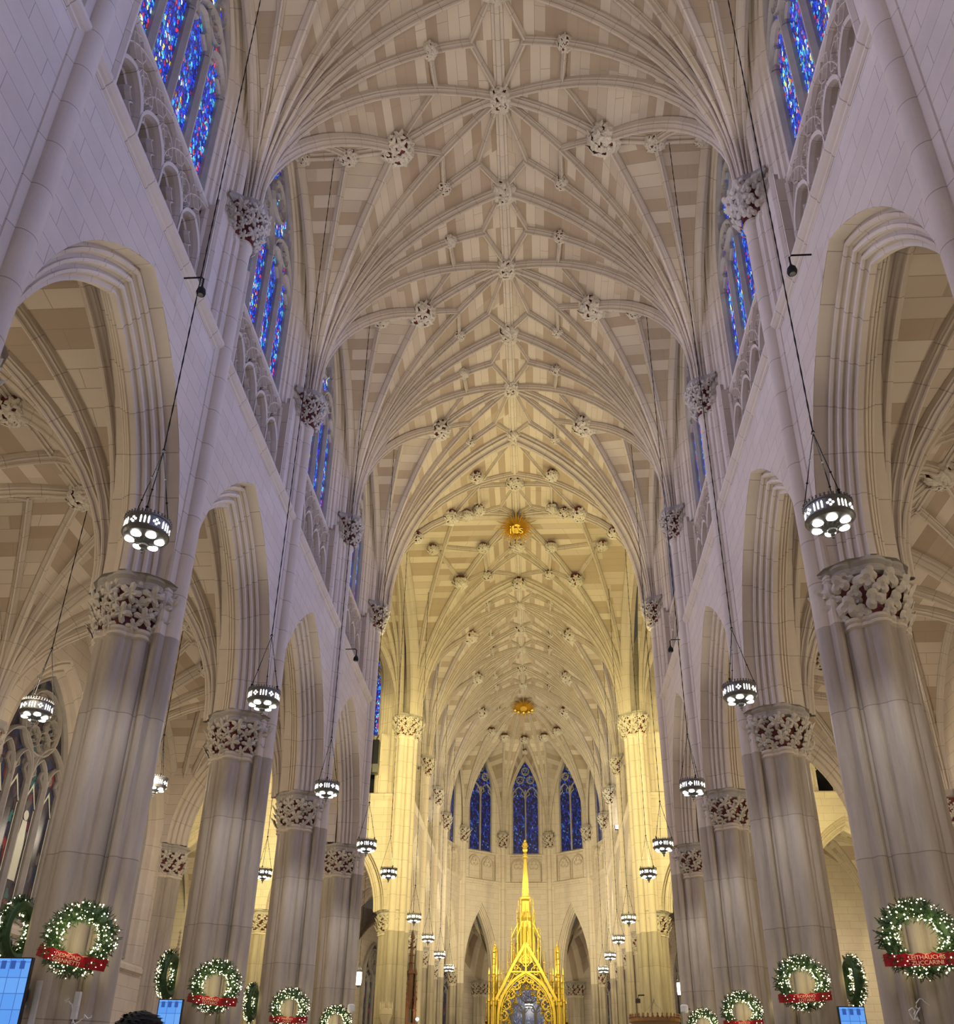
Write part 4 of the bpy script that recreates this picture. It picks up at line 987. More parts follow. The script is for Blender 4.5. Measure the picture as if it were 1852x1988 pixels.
# lady chapel beyond, seen through the high altar canopy
ly = YA + 24
s = struct('wall_lady_chapel', (0, ly, 0)); m = MB(); wall_strip(m, 0, -6, 6, 0, 17); o = m.build('ashlar', M['wall'], s); o.rotation_euler = (0, 0, PI / 2)
m = MB()
for sx in (-1, 1): m.quadgrid([[(sx * 5, 0, 0), (sx * 5, 0, 15)], [(sx * 5, -11, 0), (sx * 5, -11, 15)]], [[(0, 0), (0, 15)], [(11, 0), (11, 15)]])
m.quadgrid([[(-5, 0, 15), (5, 0, 15)], [(-5, -11, 15), (5, -11, 15)]], [[(0, 0), (10, 0)], [(0, 11), (10, 11)]]); m.build('side_walls', M['wall'], s)
wn[0] += 1; s = struct('window_%d' % wn[0], (0, ly - .1, 0), PI / 2, 'tall blue lady chapel window'); m = MB(); g = MB()
for k in range(5):
    yc = (k - 2) * 1.15; bar(m, archpts(.5, .8, 9.0, 6, yc, 3.0), 0, .16, .3); lancet_cusps(m, yc, .46, .7, 9.0, 0, .07, .16)
bar(m, archpts(2.9, 3.4, 9.0, 12, 0, 3.0), 0, .25, .3); bar(m, [(1.0 * math.cos(t / 16 * 2 * PI), 10.9 + 1.0 * math.sin(t / 16 * 2 * PI)) for t in range(16)], 0, .14, .3, closed=True); bar(m, foil(0, 10.9, .9, 6, 3), 0, .08, .2, closed=True)
P = []; UV = []
for i in range(25): y, z, r = ap(2.9, 3.4, 0, -1 + i / 12); P.append([(.04, y, 3.0), (.04, y, 9 + z)]); UV.append([(y, 3), (y, 9 + z)])
g.quadgrid(P, UV, flip=True); m.build('tracery', M['abacus'], s); g.build('stained_glass', M['glasslady'], s)

# ------------------------------------------------------------------ floor and closing walls
s = struct('floor', (0, 0, 0)); m = MB(); m.quadgrid([[(-24, -14, 0), (-24, ly + 1, 0)], [(24, -14, 0), (24, ly + 1, 0)]], [[(0, 0), (0, 110)], [(48, 0), (48, 110)]]); m.build('paving', M['floor'], s)
s = struct('wall_back', (0, 0, 0)); m = MB(); yb_ = NB[0] - L * 1.5
m.quadgrid([[(-15, yb_, 0), (15, yb_, 0)], [(-15, yb_, 32), (15, yb_, 32)]], [[(0, 0), (30, 0)], [(0, 32), (30, 32)]]); m.build('ashlar', M['wall'], s)
for sgn, nm in ((-1, 'wall_north'), (1, 'wall_south')):
    s = struct(nm, (0, 0, 0)); m = MB(); x = sgn * 21.8
    m.quadgrid([[(x, 33, 0), (x, 33, 33)], [(x, 54.5, 0), (x, 54.5, 33)]], [[(0, 0), (0, 33)], [(21, 0), (21, 33)]]); m.build('ashlar', M['wall'], s)
# aisles of the transept east side close the view through the arches
for sgn in (-1, 1):
    s = struct('wall_chapel', (0, 0, 0)); m = MB(); x0, x1 = sorted((sgn * 14.4, sgn * 22))
    m.quadgrid([[(x0, 57.5, 0), (x0, 57.5, 17)], [(x1, 57.5, 0), (x1, 57.5, 17)]], [[(0, 0), (0, 17)], [(7.6, 0), (7.6, 17)]]); m.quadgrid([[(x0, 51, 16), (x0, 57.5, 16)], [(x1, 51, 16), (x1, 57.5, 16)]]); m.build('ashlar', M['wall'], s)

# ------------------------------------------------------------------ chandeliers
def chandelier_meshes():
    o = {}
    m = MB(); m.lathe([(.355, .22), (.37, .235), (.37, .255), (.35, .26), (.35, .22)], 36); m.lathe([(.36, -.005), (.375, .01), (.375, .03), (.355, .04)], 36)
    for i in range(36):      # little cresting along the rim
        a = 2 * PI * i / 36; m.lathe([(.022, 0), (.012, .025), (.02, .045), (0, .06)], 5, (.36 * math.cos(a), .36 * math.sin(a), .255))
    m.lathe([(.352, .0), (.352, .23)], 36)
    o['drum'] = m.mesh('drum', M['brassdark'])
    m = MB()
    for i in range(36):      # lit slots and quatrefoils round the drum
        a = 2 * PI * i / 36; c, s_ = math.cos(a), math.sin(a); r = .357
        if i % 6 in (0,):
            for dz, da in ((.04, 0), (-.04, 0), (0, .045), (0, -.045)):
                cc, ss = math.cos(a + da * 2.4), math.sin(a + da * 2.4); z0 = .115 + dz
                m.raw([(r * cc + .022 * math.cos(t * PI / 3) * -ss, r * ss + .022 * math.cos(t * PI / 3) * cc, z0 + .022 * math.sin(t * PI / 3)) for t in range(6)], [[0, 1, 2, 3, 4, 5]])
        elif i % 6 in (2, 3, 4):
            for q in (0,): m.raw([(r * c + .011 * e * -s_, r * s_ + .011 * e * c, z0) for e, z0 in ((-1, .05), (1, .05), (1.2, .16), (0, .19), (-1.2, .16))], [[0, 1, 2, 3, 4]])
    o['lit_slots'] = m.mesh('lit_slots', M['glow2'])
    m = MB(); m.lathe([(.36, .0), (.33, -.05), (.22, -.085), (.10, -.105), (.06, -.12)], 36); o['bowl'] = m.mesh('bowl', M['brassdark'])
    m = MB(); m.lathe([(.11, -.108), (.08, -.125), (.055, -.14), (.075, -.165), (.07, -.19), (.045, -.21), (.025, -.23), (.04, -.25), (.03, -.27), (.015, -.29), (.024, -.305), (0, -.33)][::-1], 12)
    for i in range(12): a = 2 * PI * i / 12; m.tube([(.06 * math.cos(a), .06 * math.sin(a), -.13), (.13 * math.cos(a), .13 * math.sin(a), -.125), (.16 * math.cos(a + .15), .16 * math.sin(a + .15), -.11)], .007, 4)
    o['finial'] = m.mesh('finial', M['brassdark'])
    m = MB(); m.lathe([(.085, 0), (.08, -.012), (.05, -.022), (0, -.026)][::-1], 16); o['lens'] = m.mesh('lens', M['glow'])
    m = MB()
    for i in range(3):
        a = 2 * PI * i / 3 + .5; x, y = .33 * math.cos(a), .33 * math.sin(a)
        m.lathe([(.0, 0), (.03, .03), (.018, .07), (.03, .1), (0, .13)], 6, (x, y, .26)); m.tube([(x, y, .36), (0, 0, 1.72)], .0085, 5)
        for q in (.3, .62): m.lathe([(0, -.03), (.022, 0), (0, .03)], 6, (x * (1 - q), y * (1 - q), .36 + 1.36 * q))
    m.lathe([(0, -.04), (.04, 0), (.02, .05), (0, .08)], 8, (0, 0, 1.72)); o['hanger'] = m.mesh('hanger', M['iron'])
    return o
CH = chandelier_meshes()
def chain(t, z0, z1, r=.016):
    m = MB(); n = max(4, int((z1 - z0) / .18)); pts = [(0.0, 0.0, z0 + (z1 - z0) * i / n) for i in range(n + 1)]
    m.tube(pts, [r * (1.0 if i % 2 else .55) for i in range(n + 1)], 5); return m.build('chain', M['iron'], t)
def chandelier(x, y, z, ztop, label, group, rz=0.0, sc_=1.0):
    t = thing('chandelier', label, 'chandelier', (x, y, z), rz, group); t.scale = (sc_,) * 3
    dr = link('drum', CH['drum'], t); link('lit_slots', CH['lit_slots'], dr); bo = link('bowl', CH['bowl'], t)
    for i in range(6):
        a = 2 * PI * i / 6; l = link('lens', CH['lens'], bo, (.225 * math.cos(a), .225 * math.sin(a), -.082)); l['label'] = 'glowing glass lens'
    link('finial', CH['finial'], t); link('hanger', CH['hanger'], t); chain(t, 1.76, (ztop - z) / sc_)
    return t
oc = ['nearest', 'second nearest', 'third nearest', 'fourth', 'fifth']
for k in range(4):
    for s, sd in ((-1, 'left'), (1, 'right')):
        chandelier(s * 5.43, Y0 + (k - .5) * L, 9.62 + .04 * k, 29.0, f'glowing crown chandelier on the {sd} of the nave, {oc[k]} and ' + ['largest', 'next in size', 'before the third arch', 'before the fourth arch'][k], 'nave chandeliers', .3 + k)
for s, sd in ((-1, 'left'), (1, 'right')):
    chandelier(s * 5.68, 40.07, 10.28, 29.36, f'glowing chandelier before the yellow-lit crossing pier on the {sd}, lowest of its nave row', 'nave chandeliers', .7)
    for k, yy in enumerate((47.6, 54.2, 61.0, 67.8)):
        chandelier(s * 5.45, yy, 9.66, 28.95 if k == 0 else 29.0, f'small chandelier in the {sd} choir row, {["highest", "second", "third", "lowest"][k]} of the four', 'choir chandeliers', k)
chandelier(-11.05, 19.4, 9.6, AZ - .1, 'chandelier hanging in the left aisle before the traceried window', 'aisle chandeliers', .2)
chandelier(-11.05, 26.7, 10.1, AZ - .1, 'chandelier in the left aisle between the first and second piers', 'aisle chandeliers', .8)
chandelier(-11.1, 39.4, 10.1, 29.2, 'chandelier in the left transept seen between second and third piers', 'aisle chandeliers', .1)
chandelier(18.4, 49.0, 9.75, 29.1, 'small chandelier at far right between the two nearest right piers', 'aisle chandeliers', .1)
chandelier(-10.95, 49.15, 9.9, 29.1, 'small bright lamp peeping between the third and fourth left piers', 'aisle chandeliers', .1, .8)
chandelier(11.0, 12.0, 9.6, AZ - .3, 'aisle chandelier off the right edge, only its chain in view', 'aisle chandeliers', .1)
chandelier(0, 88, 9.0, 14.9, 'small chandelier glowing inside the golden canopy arch', 'aisle chandeliers', .1)
# hanging lanterns in the choir aisles
def lantern(x, y, z, ztop, label):
    t = thing('hanging_lantern', label, 'lantern', (x, y, z), 0, 'choir aisle lanterns')
    m = MB(); m.lathe([(.16, 0), (.2, .25), (.2, .85), (.14, 1.0)], 6); m.build('glass', M['glow2'], t)
    m = MB(); 
    for i in range(6): a = 2 * PI * i / 6; m.tube([(.165 * math.cos(a), .165 * math.sin(a), 0), (.205 * math.cos(a), .205 * math.sin(a), .25), (.205 * math.cos(a), .205 * math.sin(a), .85), (.145 * math.cos(a), .145 * math.sin(a), 1.0), (.02 * math.cos(a), .02 * math.sin(a), 1.5)], .014, 4)
    m.lathe([(0, -.15), (.05, -.08), (.17, -.02), (.17, .02)], 6); m.lathe([(.21, .84), (.22, .88), (.15, 1.0)], 6); m.build('frame', M['brassdark'], t); chain(t, 1.5, ztop - z)
lantern(-11.05, 63.4, 8.1, AZ - .1, 'tall glowing lantern in the left choir aisle')
lantern(11.05, 70.5, 8.35, AZ - .1, 'tall glowing lantern in the right choir aisle')

# ------------------------------------------------------------------ wreaths
def wreath_meshes():
    rnd = random.Random(3); m = MB()
    def P(u, v, r): R = .43 + r * math.cos(v); return Vector((R * math.cos(u), R * math.sin(u), r * math.sin(v)))
    m.raw(*[[P(2 * PI * i / 24, 2 * PI * j / 8, .09) for i in range(24) for j in range(8)], [[i * 8 + j, ((i + 1) % 24) * 8 + j, ((i + 1) % 24) * 8 + (j + 1) % 8, i * 8 + (j + 1) % 8] for i in range(24) for j in range(8)]])
    for _ in range(620):
        u, v = rnd.uniform(0, 2 * PI), rnd.uniform(-.5, PI + .5); b = P(u, v, .07); n = (P(u, v, .16) - b).normalized(); tg = Vector((-math.sin(u), math.cos(u), 0))
        d = (n * rnd.uniform(.5, 1) + tg * rnd.uniform(-.9, .9) + Vector((0, 0, rnd.uniform(-.2, .4)))).normalized(); ln = rnd.uniform(.07, .13); sd = d.cross(n if abs(d.dot(n)) < .95 else tg).normalized()
        for q in range(5):      # needles along a twig
            t = q / 4; o = b + d * ln * t; dd = (d + sd * (.9 if q % 2 else -.9)).normalized() if q < 4 else d; w = d.cross(sd) * .006 + sd * .004
            m.raw([o - w, o + w, o + dd * .05 + n * .01], [[0, 1, 2]])
            dd2 = (d - sd * (.9 if q % 2 else -.9)).normalized(); w2 = sd.cross(dd2).normalized() * .009; m.raw([o - w2, o + w2, o + dd2 * .05], [[0, 1, 2]])
    me = m.mesh('pine_branches', M['pine']); g = MB()
    for _ in range(230):
        u, v = rnd.uniform(0, 2 * PI), rnd.uniform(0, PI); p = P(u, v, rnd.uniform(.13, .175)); r = rnd.uniform(.006, .016)
        g.raw([p + Vector(q) * r for q in ((1, 0, 0), (-1, 0, 0), (0, 1, 0), (0, -1, 0), (0, 0, 1), (0, 0, -1))], [[0, 2, 4], [2, 1, 4], [1, 3, 4], [3, 0, 4], [2, 0, 5], [1, 2, 5], [3, 1, 5], [0, 3, 5]])
    gm = g.mesh('fairy_lights', M['fairy'])
    r = MB(); rows = []; 
    for i in range(21):
        x = -.56 + 1.12 * i / 20; zz = .20 - .16 * (x / .56) ** 2 + .008 * math.sin(i * 2.3); rows.append([(x, -.33 + .02 * math.sin(i * 1.7) + .085 + .03 * (x / .56) ** 2, zz), (x, -.33 - .085 + .03 * (x / .56) ** 2, zz + .012 * math.sin(i * 3.1)), (x, -.33 - .085 + .03 * (x / .56) ** 2, zz - .012), (x, -.33 + .085 + .03 * (x / .56) ** 2, zz - .012)])
    r.quadgrid(rows, None, closed=True); return me, gm, r.mesh('ribbon', M['ribbon'])
WM = wreath_meshes()
def wreath(x, y, z, yaw, label, text=None, roll=0.0, ribbon=True, light=14):
    t = thing('christmas_wreath', label, 'wreath', (x, y, z), 0, 'lit wreaths on the piers')
    # local z faces the viewer, local y up
    R = Matrix.Rotation(yaw, 4, 'Z') @ Matrix.Rotation(PI / 2, 4, 'X') @ Matrix.Rotation(roll, 4, 'Z'); t.matrix_world = Matrix.Translation((x, y, z)) @ R
    link('pine_branches', WM[0], t); f = link('fairy_lights', WM[1], t); f['kind'] = 'stuff'
    if ribbon:
        rb = link('ribbon', WM[2], t)
        if text:
            for q, ln in enumerate(text.split('|')):
                cu = bpy.data.curves.new('lettering', 'FONT'); cu.body = ln; cu.size = .085; cu.extrude = .002; cu.align_x = 'CENTER'; cu.align_y = 'CENTER'; cu.materials.append(M['thread']); cu.resolution_u = 3
                tmp = bpy.data.objects.new('tmp', cu); C.objects.link(tmp); bpy.context.view_layer.update(); me = bpy.data.meshes.new_from_object(tmp); bpy.data.objects.remove(tmp)
                o = link('lettering', me, rb, (0.0, -.30 - .075 * q, .222))
    if light:
        l = bpy.data.lights.new('wreath_glow', 'POINT'); l.energy = light; l.color = (1, .86, .45); l.shadow_soft_size = .25; lo = bpy.data.objects.new('wreath_glow', l); lo.location = (x, y - .25, z); C.objects.link(lo)
    return t
wreath(-6.45, 14.62, 3.76, .12, 'large lit evergreen wreath with tilted red ribbon on the nearest left pier', 'DESMOND|GIANNETTI', -.2)
wreath(-6.54, 21.65, 3.78, .10, 'lit evergreen wreath on the second left pier', 'ROMANO|TOTARO', -.08)
wreath(-6.57, 28.65, 3.88, .08, 'lit evergreen wreath on the third left pier', 'MARINO|DUFFY', -.02)
wreath(-6.62, 35.68, 4.0, .06, 'lit wreath on the fourth left pier, cut by the bottom edge', None)
wreath(6.54, 14.62, 3.83, -.12, 'large lit evergreen wreath with red ribbon on the nearest right pier', 'LEITHAUCHIS|ZUCCARINI', .03)
wreath(6.62, 21.65, 3.95, -.10, 'lit evergreen wreath on the second right pier', 'ROMANO|LOTARO', .05)
wreath(6.68, 28.65, 3.9, -.08, 'lit evergreen wreath on the third right pier', 'BIANCO|MOORE', .03)
wreath(6.72, 35.68, 4.0, -.06, 'lit wreath on the fourth right pier, cut by the bottom edge', None)
for s, i, w in ((-1, 0, 'nearest left'), (-1, 1, 'second left'), (-1, 2, 'third left'), (1, 1, 'second right'), (1, 2, 'third right')):
    wreath(s * 7.98, Y0 + i * L, 4.1 if i else 4.0, -s * -PI / 2, f'wreath seen edge-on at the aisle side of the {w} pier', None, 0, False, 3)

# ------------------------------------------------------------------ screens, boxes, cables, hooks
def screen(x, y, ztop, rz, label):
    t = thing('video_screen', label, 'screen', (x, y, ztop - .5), rz, 'screens on the piers')
    m = MB(); m.box(-.28, .28, -.02, .05, -.5, .5); m.build('housing', M['black'], t)
    m = MB(); m.face([(-.262, -.026, -.482), (.262, -.026, -.482), (.262, -.026, .482), (-.262, -.026, .482)], [(0, 0), (.524, 0), (.524, .97), (0, .97)]); m.build('picture', M['screen'], t)
    for i in range(3):
        m = MB(); m.box(-.2 + i * .15, -.12 + i * .15, -.031, -.028, .33, .45); m.build('picture_tower', M['towers'], t)
    m = MB(); m.box(-.05, .05, .05, .5, -.1, .1); m.build('bracket', M['black'], t)
M['towers'] = plain('picture_dark_blue', (0.02, 0.05, .2), .3, 0, (.03, .10, .40), .8)
screen(-7.28, 14.35, 3.44, 0, 'blue video screen at the bottom left corner by the nearest left pier')
screen(-7.40, 21.35, 3.47, 0, 'blue video screen left of the second left wreath')
screen(7.49, 21.35, 3.45, 0, 'blue video screen right of the second right wreath')
for x, y, z, lab in ((-6.05, 35.55, 4.46, 'small white speaker box beside the fourth left pier'), (6.07, 35.55, 4.55, 'small white speaker box beside the fourth right pier')):
    t = thing('wall_speaker', lab, 'speaker', (x, y, z)); m = MB(); m.lathe([(0, -.14), (.10, -.14), (.14, -.1), (.14, .1), (.10, .14), (0, .14)], 16); m.build('box', M['white'], t); m = MB(); s = 1 if x > 0 else -1; m.tube([(0, 0, 0), (s * .22, .12, 0)], .025, 6); m.build('bracket', M['black'], t)
def tangle(x, y, z, label, seed, s=1):
    rnd = random.Random(seed); m = MB(); pts = [Vector((0, 0, 0))]
    for i in range(26): pts.append(pts[-1] + Vector((s * rnd.uniform(-.05, .07), 0, rnd.uniform(-.075, .05))))
    m.tube(pts, .009, 5); o = m.build('loose_cable', M['white']); o.location = (x, y, z); tag(o, label, 'cable', 'loose cables')
tangle(-6.55, 14.72, 2.85, 'white cord tangled on the nearest left pier under its wreath', 2)
tangle(6.55, 14.72, 2.9, 'white cord tangled on the nearest right pier under its wreath', 5, -1)
tangle(-7.25, 14.8, 3.2, 'loose cord left of the largest left wreath', 9)
for x, y, z0, z1, lab in ((-7.05, 14.78, 1.6, 3.15, 'white cable cover strip left of the largest left wreath'), (-6.42, 14.85, 2.6, 3.0, 'short white strip under the largest left wreath'), (6.95, 21.78, 1.6, 3.1, 'white strip under the second right wreath')):
    m = MB(); m.box(-.04, .04, -.02, .05, z0, z1); o = m.build('cable_cover', M['white']); o.location = (x, y, 0); tag(o, lab, 'cable cover')
hk = [(-6.3, 12.96, 16.66, 'black hooked lamp bracket on the left wall over the nearest arch'), (6.3, 12.6, 16.2, 'black hooked lamp bracket on the right wall over the nearest arch'), (-6.3, 30.6, 16.75, 'far black hooked lamp on the left wall'), (6.3, 30.2, 16.75, 'far black hooked lamp on the right wall')]
for x, y, z, lab in hk:
    s = 1 if x > 0 else -1; t = thing('hooked_lamp', lab, 'lamp', (x, y, z), 0, 'hooked wall lamps'); m = MB(); m.tube([(0, 0, 0), (-s * .38, 0, 0), (-s * .43, 0, -.05), (-s * .43, 0, -.3)], .018, 8); m.build('arm', M['iron'], t)
    m = MB(); m.lathe([(.02, 0), (.04, -.06), (.085, -.12), (.1, -.2), (.085, -.25), (0, -.27)][::-1], 14, (-s * .43, 0, -.24)); m.build('shade', M['iron'], t); m = MB(); m.lathe([(0, -.015), (.06, 0)], 12, (-s * .43, 0, -.51)); m.build('lens', M['brassdark'], t)
t = thing('column_loudspeaker', 'tall black loudspeaker in the left transept triforium', 'loudspeaker', (-8.62, 50.2, 18.35)); m = MB(); m.box(-.33, .33, -.25, .25, .5, 2.0); m.build('cabinet', M['black'], t); m = MB(); m.box(-.33, .33, -.25, .25, 0, .5); m.build('amplifier', M['brassdark'], t); m = MB(); m.tube([(.1, 0, 2.0), (.2, .1, 2.4)], .03, 6); m.build('mount', M['black'], t)
t = thing('security_camera', 'small black camera bracketed to the right yellow crossing pier', 'camera', (5.9, 50.0, 6.25)); m = MB(); m.box(-.12, .12, -.1, .1, -.25, -.05); m.build('body', M['black'], t); m = MB(); m.tube([(0, 0, -.05), (.05, 0, .12), (.35, .2, .15)], .04, 6); m.build('bracket', M['black'], t)
for s, sd in ((-1, 'left'), (1, 'right')):
    t = thing('flood_lamp', f'bright white flood lamp on the {sd} choir triforium', 'flood lamp', (s * 6.35, 58.3 if s < 0 else 60.5, 17.75)); m = MB(); m.box(-.18, .18, -.12, .12, 0, .3); m.build('housing', M['iron'], t)
    m = MB(); m.face([(-.16, -.125, .02), (.16, -.125, .02), (.16, -.125, .28), (-.16, -.125, .28)]); m.build('lamp_face', M['glow'], t); spot(s * 6.3, (58.3 if s < 0 else 60.5) + .4, 18.1, s * 6.5, (58.3 if s < 0 else 60.5) + 2.5, 20, (1, 1, .92), 350, 70)

# ------------------------------------------------------------------ high altar canopy of gilt bronze
def pinnacle(m, x, y, z0, h, w=.09):
    m.lathe([(w * .7, 0), (w * .7, h * .42), (w * 1.1, h * .43), (w * 1.1, h * .46), (w * .55, h * .5), (w * .25, h * .86), (w * .7, h * .88), (w * .5, h * .92), (0, h)], 6, (x, y, z0))
    for q in range(3):
        zz = h * (.56 + .1 * q)
        for a in range(4): m.lathe([(0, -.03), (w * .3, 0), (0, .04)], 4, (x + w * .55 * math.cos(a * PI / 2), y + w * .55 * math.sin(a * PI / 2), z0 + zz))
BY = 62.0; t = thing('altar_canopy', 'tall pierced golden canopy with spire over the high altar', 'altar canopy', (0.1, BY, 0))
HW = 2.0
for sx in (-1, 1):
    for sy in (-1, 1):
        m = MB(); x, y = sx * HW, sy * HW
        m.lathe([(.32, 0), (.32, .8), (.2, .9), (.2, 6.6), (.26, 6.7), (.26, 6.9), (.16, 7.0)], 8, (x, y, 0))
        pinnacle(m, x, y, 6.9, 3.3, .16)
        for dx, dy, hh in ((.3, 0, 1.9), (-.3, 0, 1.9), (0, .3, 1.9), (0, -.3, 1.9)): pinnacle(m, x + dx, y + dy, 5.4, hh + 1.6, .1)
        for dx in (-.42, .42): pinnacle(m, x + sx * .45, y, 4.6, 2.5, .09); 
        o = m.build('corner_post', M['gold'], t)
def canopy_side(m):
    """one gabled side in the plane local x=HW, spanning y"""
    X = HW
    bar(m, archpts(1.72, 2.6, 6.0, 12, 0, 5.0), X, .16, .3); bar(m, archpts(1.55, 2.45, 6.0, 12, 0, 5.0), X, .05, .34)
    for s in (-1, 1):
        bar(m, [(s * 2.0, 6.75), (s * 1.45, 7.75), (s * .8, 9.0), (0, 10.35)], X, .17, .34)
        for q in range(6):
            t_ = (q + .5) / 6; yy, zz = s * (2.0 - 1.9 * t_), 6.95 + 3.3 * t_; m.lathe([(0, -.09), (.1, 0), (.06, .12), (0, .2)], 5, (X, yy, zz + .12))
        # hanging cusps of foliage inside the arch
        for q, (fy, fz, fr) in enumerate(((1.42, 6.1, .26), (1.25, 6.75, .27), (.98, 7.35, .26), (.62, 7.85, .24), (.24, 8.2, .2))):
            bar(m, foil(s * fy, fz, fr, 3, 4, PI / 2 + s * .6), X, .05, .16, closed=True); bar(m, [(s * fy + fr * 1.15 * math.cos(a / 10 * 2 * PI), fz + fr * 1.15 * math.sin(a / 10 * 2 * PI)) for a in range(10)], X, .045, .12, closed=True)
            leaf(m, (X - .1, s * (fy - fr * .9), fz - fr * .5), (-1, 0, 0), (0, -s * .8, -.6), .17, 'maple', 0, 15)
        bar(m, foil(s * .62, 8.75, .28, 4, 4), X, .05, .14, closed=True); bar(m, [(s * 1.6, 7.15), (s * 1.25, 7.6), (s * .9, 8.2)], X, .05, .14)
    bar(m, [(-1.0, 8.62), (1.0, 8.62)], X, .09, .3); bar(m, foil(0, 9.3, .36, 4, 5), X, .06, .2, closed=True); bar(m, [(0, 8.6), (0, 10.2)], X, .1, .3)
    for yy in (-1.55, -1.15, -.75, .75, 1.15, 1.55): pinnacle(m, X, yy, 10.35 - abs(yy) * 1.72 + .1, 1.55, .06)
m = MB(); canopy_side(m); cs = m.mesh('gabled_side', M['gold'])
for k in range(4): link('gabled_side', cs, t, (0, 0, 0), k * PI / 2)
m = MB(); rnd = random.Random(5)
m.lathe([(.5, 9.4), (.5, 11.6), (.42, 12.0), (.5, 12.2), (.34, 12.6), (.3, 13.3), (.4, 13.42), (.4, 13.55), (.26, 13.62)], 8)
for k in range(8):
    a = 2 * PI * k / 8 + .2; pinnacle(m, .58 * math.cos(a), .58 * math.sin(a), 9.9, 3.6 if k % 2 else 3.0, .07); pinnacle(m, .95 * math.cos(a), .95 * math.sin(a), 9.4, 2.3, .06)
    bar_ = [(.95 * math.cos(a), .95 * math.sin(a), 11.0), (.5 * math.cos(a), .5 * math.sin(a), 11.9)]; m.tube(bar_, .04, 5)
m.build('spire_lantern', M['gold'], t)
m = MB(); m.lathe([(.25, 13.6), (.17, 15.0), (.10, 16.1), (.06, 16.2)], 8)
for q in range(9):
    for a in range(4): r = .25 - .02 * q; m.lathe([(0, -.04), (.04, 0), (0, .05)], 4, (r * math.cos(a * PI / 2 + .78), r * math.sin(a * PI / 2 + .78), 13.75 + q * .26))
m.build('spire', M['gold'], t)
m = MB(); m.lathe([(.06, 16.15), (.2, 16.22), (.2, 16.28), (.08, 16.34), (.13, 16.45), (.08, 16.6), (.14, 16.62), (.18, 16.75), (.12, 17.0), (.17, 17.1), (.16, 17.22), (.08, 17.3), (.09, 17.38), (0, 17.5)], 10)
for sx in (-1, 1): m.tube([(sx * .1, 0, 17.15), (sx * .2, -.05, 17.0), (sx * .1, -.15, 16.9)], .04, 6)
m.build('finial_figure', M['gold'], t)
# dark oak choir stall canopy
t = thing('stall_canopy', 'dark carved oak spire of the choir stalls, left side', 'choir stall canopy', (-6.72, 57.0, 0)); m = MB()
for dx, dy, z0, hh, w_ in ((0, 0, 6.2, 4.5, .22), (-.25, .2, 5.6, 3.2, .14), (.28, .1, 5.3, 3.2, .14), (.1, .6, 5.3, 3.6, .16), (-.1, -.5, 5.2, 2.6, .13), (.35, -.5, 5.0, 2.4, .12), (-.35, -.3, 5.0, 2.2, .1)): pinnacle(m, dx, dy, z0, hh, w_)
m.build('pinnacles', M['wood'], t); m = MB()
for i in range(7):
    for z0 in (3.4, 4.4): bar(m, archpts(.12, .3, z0 + .6, 4, 0, z0), 0, .04, .1) if 0 else m.tube([(-.45 + i * .15, -.6, z0), (-.45 + i * .15, -.6, z0 + .7), (-.38 + i * .15, -.6, z0 + .9)], .03, 5)
m.box(-.5, .5, -.55, .8, 0, 5.4); m.build('stall_back', M['wood'], t)
t = thing('stall_lamp', 'small bright lamp on the choir stalls', 'lamp', (-6.1, 55.9, 5.55)); m = MB(); m.lathe([(0, -.1), (.09, -.04), (.09, .05), (0, .1)], 10); m.build('bulb', M['glow'], t); m = MB(); m.tube([(0, 0, -.1), (0, 0, -2.5)], .03, 6); m.build('stem', M['iron'], t); point(-6.0, 55.6, 5.6, (1, .75, .5), 60, .1)
# carved niche canopy on the left yellow pier
t = thing('niche_canopy', 'little carved stone niche canopy on the left yellow crossing pier', 'niche', (-6.95, 49.6, 5.3)); m = MB(); m.lathe([(.1, -.6), (.3, -.1), (.34, 0), (.34, .25), (.28, .3)], 6); m.build('bracket', M['mould'], t); m = MB()
for i in range(6): a = PI * i / 3; m.lathe([(.05, 0), (.05, .2), (0, .4)], 4, (.3 * math.cos(a), .3 * math.sin(a), .25))
m.build('cresting', M['mould'], t)
# pulpit tester
t = thing('pulpit', 'pulpit whose crested round canopy shows at the bottom right', 'pulpit', (5.75, 42.0, 0)); m = MB(); m.lathe([(0, 4.50), (1.0, 4.50), (1.08, 4.54), (1.08, 4.66), (1.0, 4.7), (0, 4.72)][::-1], 24); m.build('tester', M['bronze'], t)
m = MB()
for i in range(32): a = 2 * PI * i / 32; m.lathe([(.05, 0), (.06, .05), (.025, .09), (.05, .13), (0, .2)], 5, (1.04 * math.cos(a), 1.04 * math.sin(a), 4.68))
m.build('cresting', M['bronze'], t); m = MB()
for i in range(4): a = PI * i / 2 + .4; m.tube([(.7 * math.cos(a), .7 * math.sin(a), 4.7), (0, 0, 5.35)], .012, 4)
m.lathe([(0, 5.3), (.05, 5.36), (0, 5.5)], 6); m.build('hanging_wires', M['screw'], t)
m = MB(); m.lathe([(.5, 0), (.25, .2), (.22, 1.2), (.8, 1.6), (.9, 1.7), (.9, 2.7), (1.0, 2.8), (.92, 2.85), (.85, 2.8)], 8); m.tube([(.85, 0, 2.7), (1.0, 0, 4.6)], .05, 6); m.build('pulpit_body', M['mould'], t)
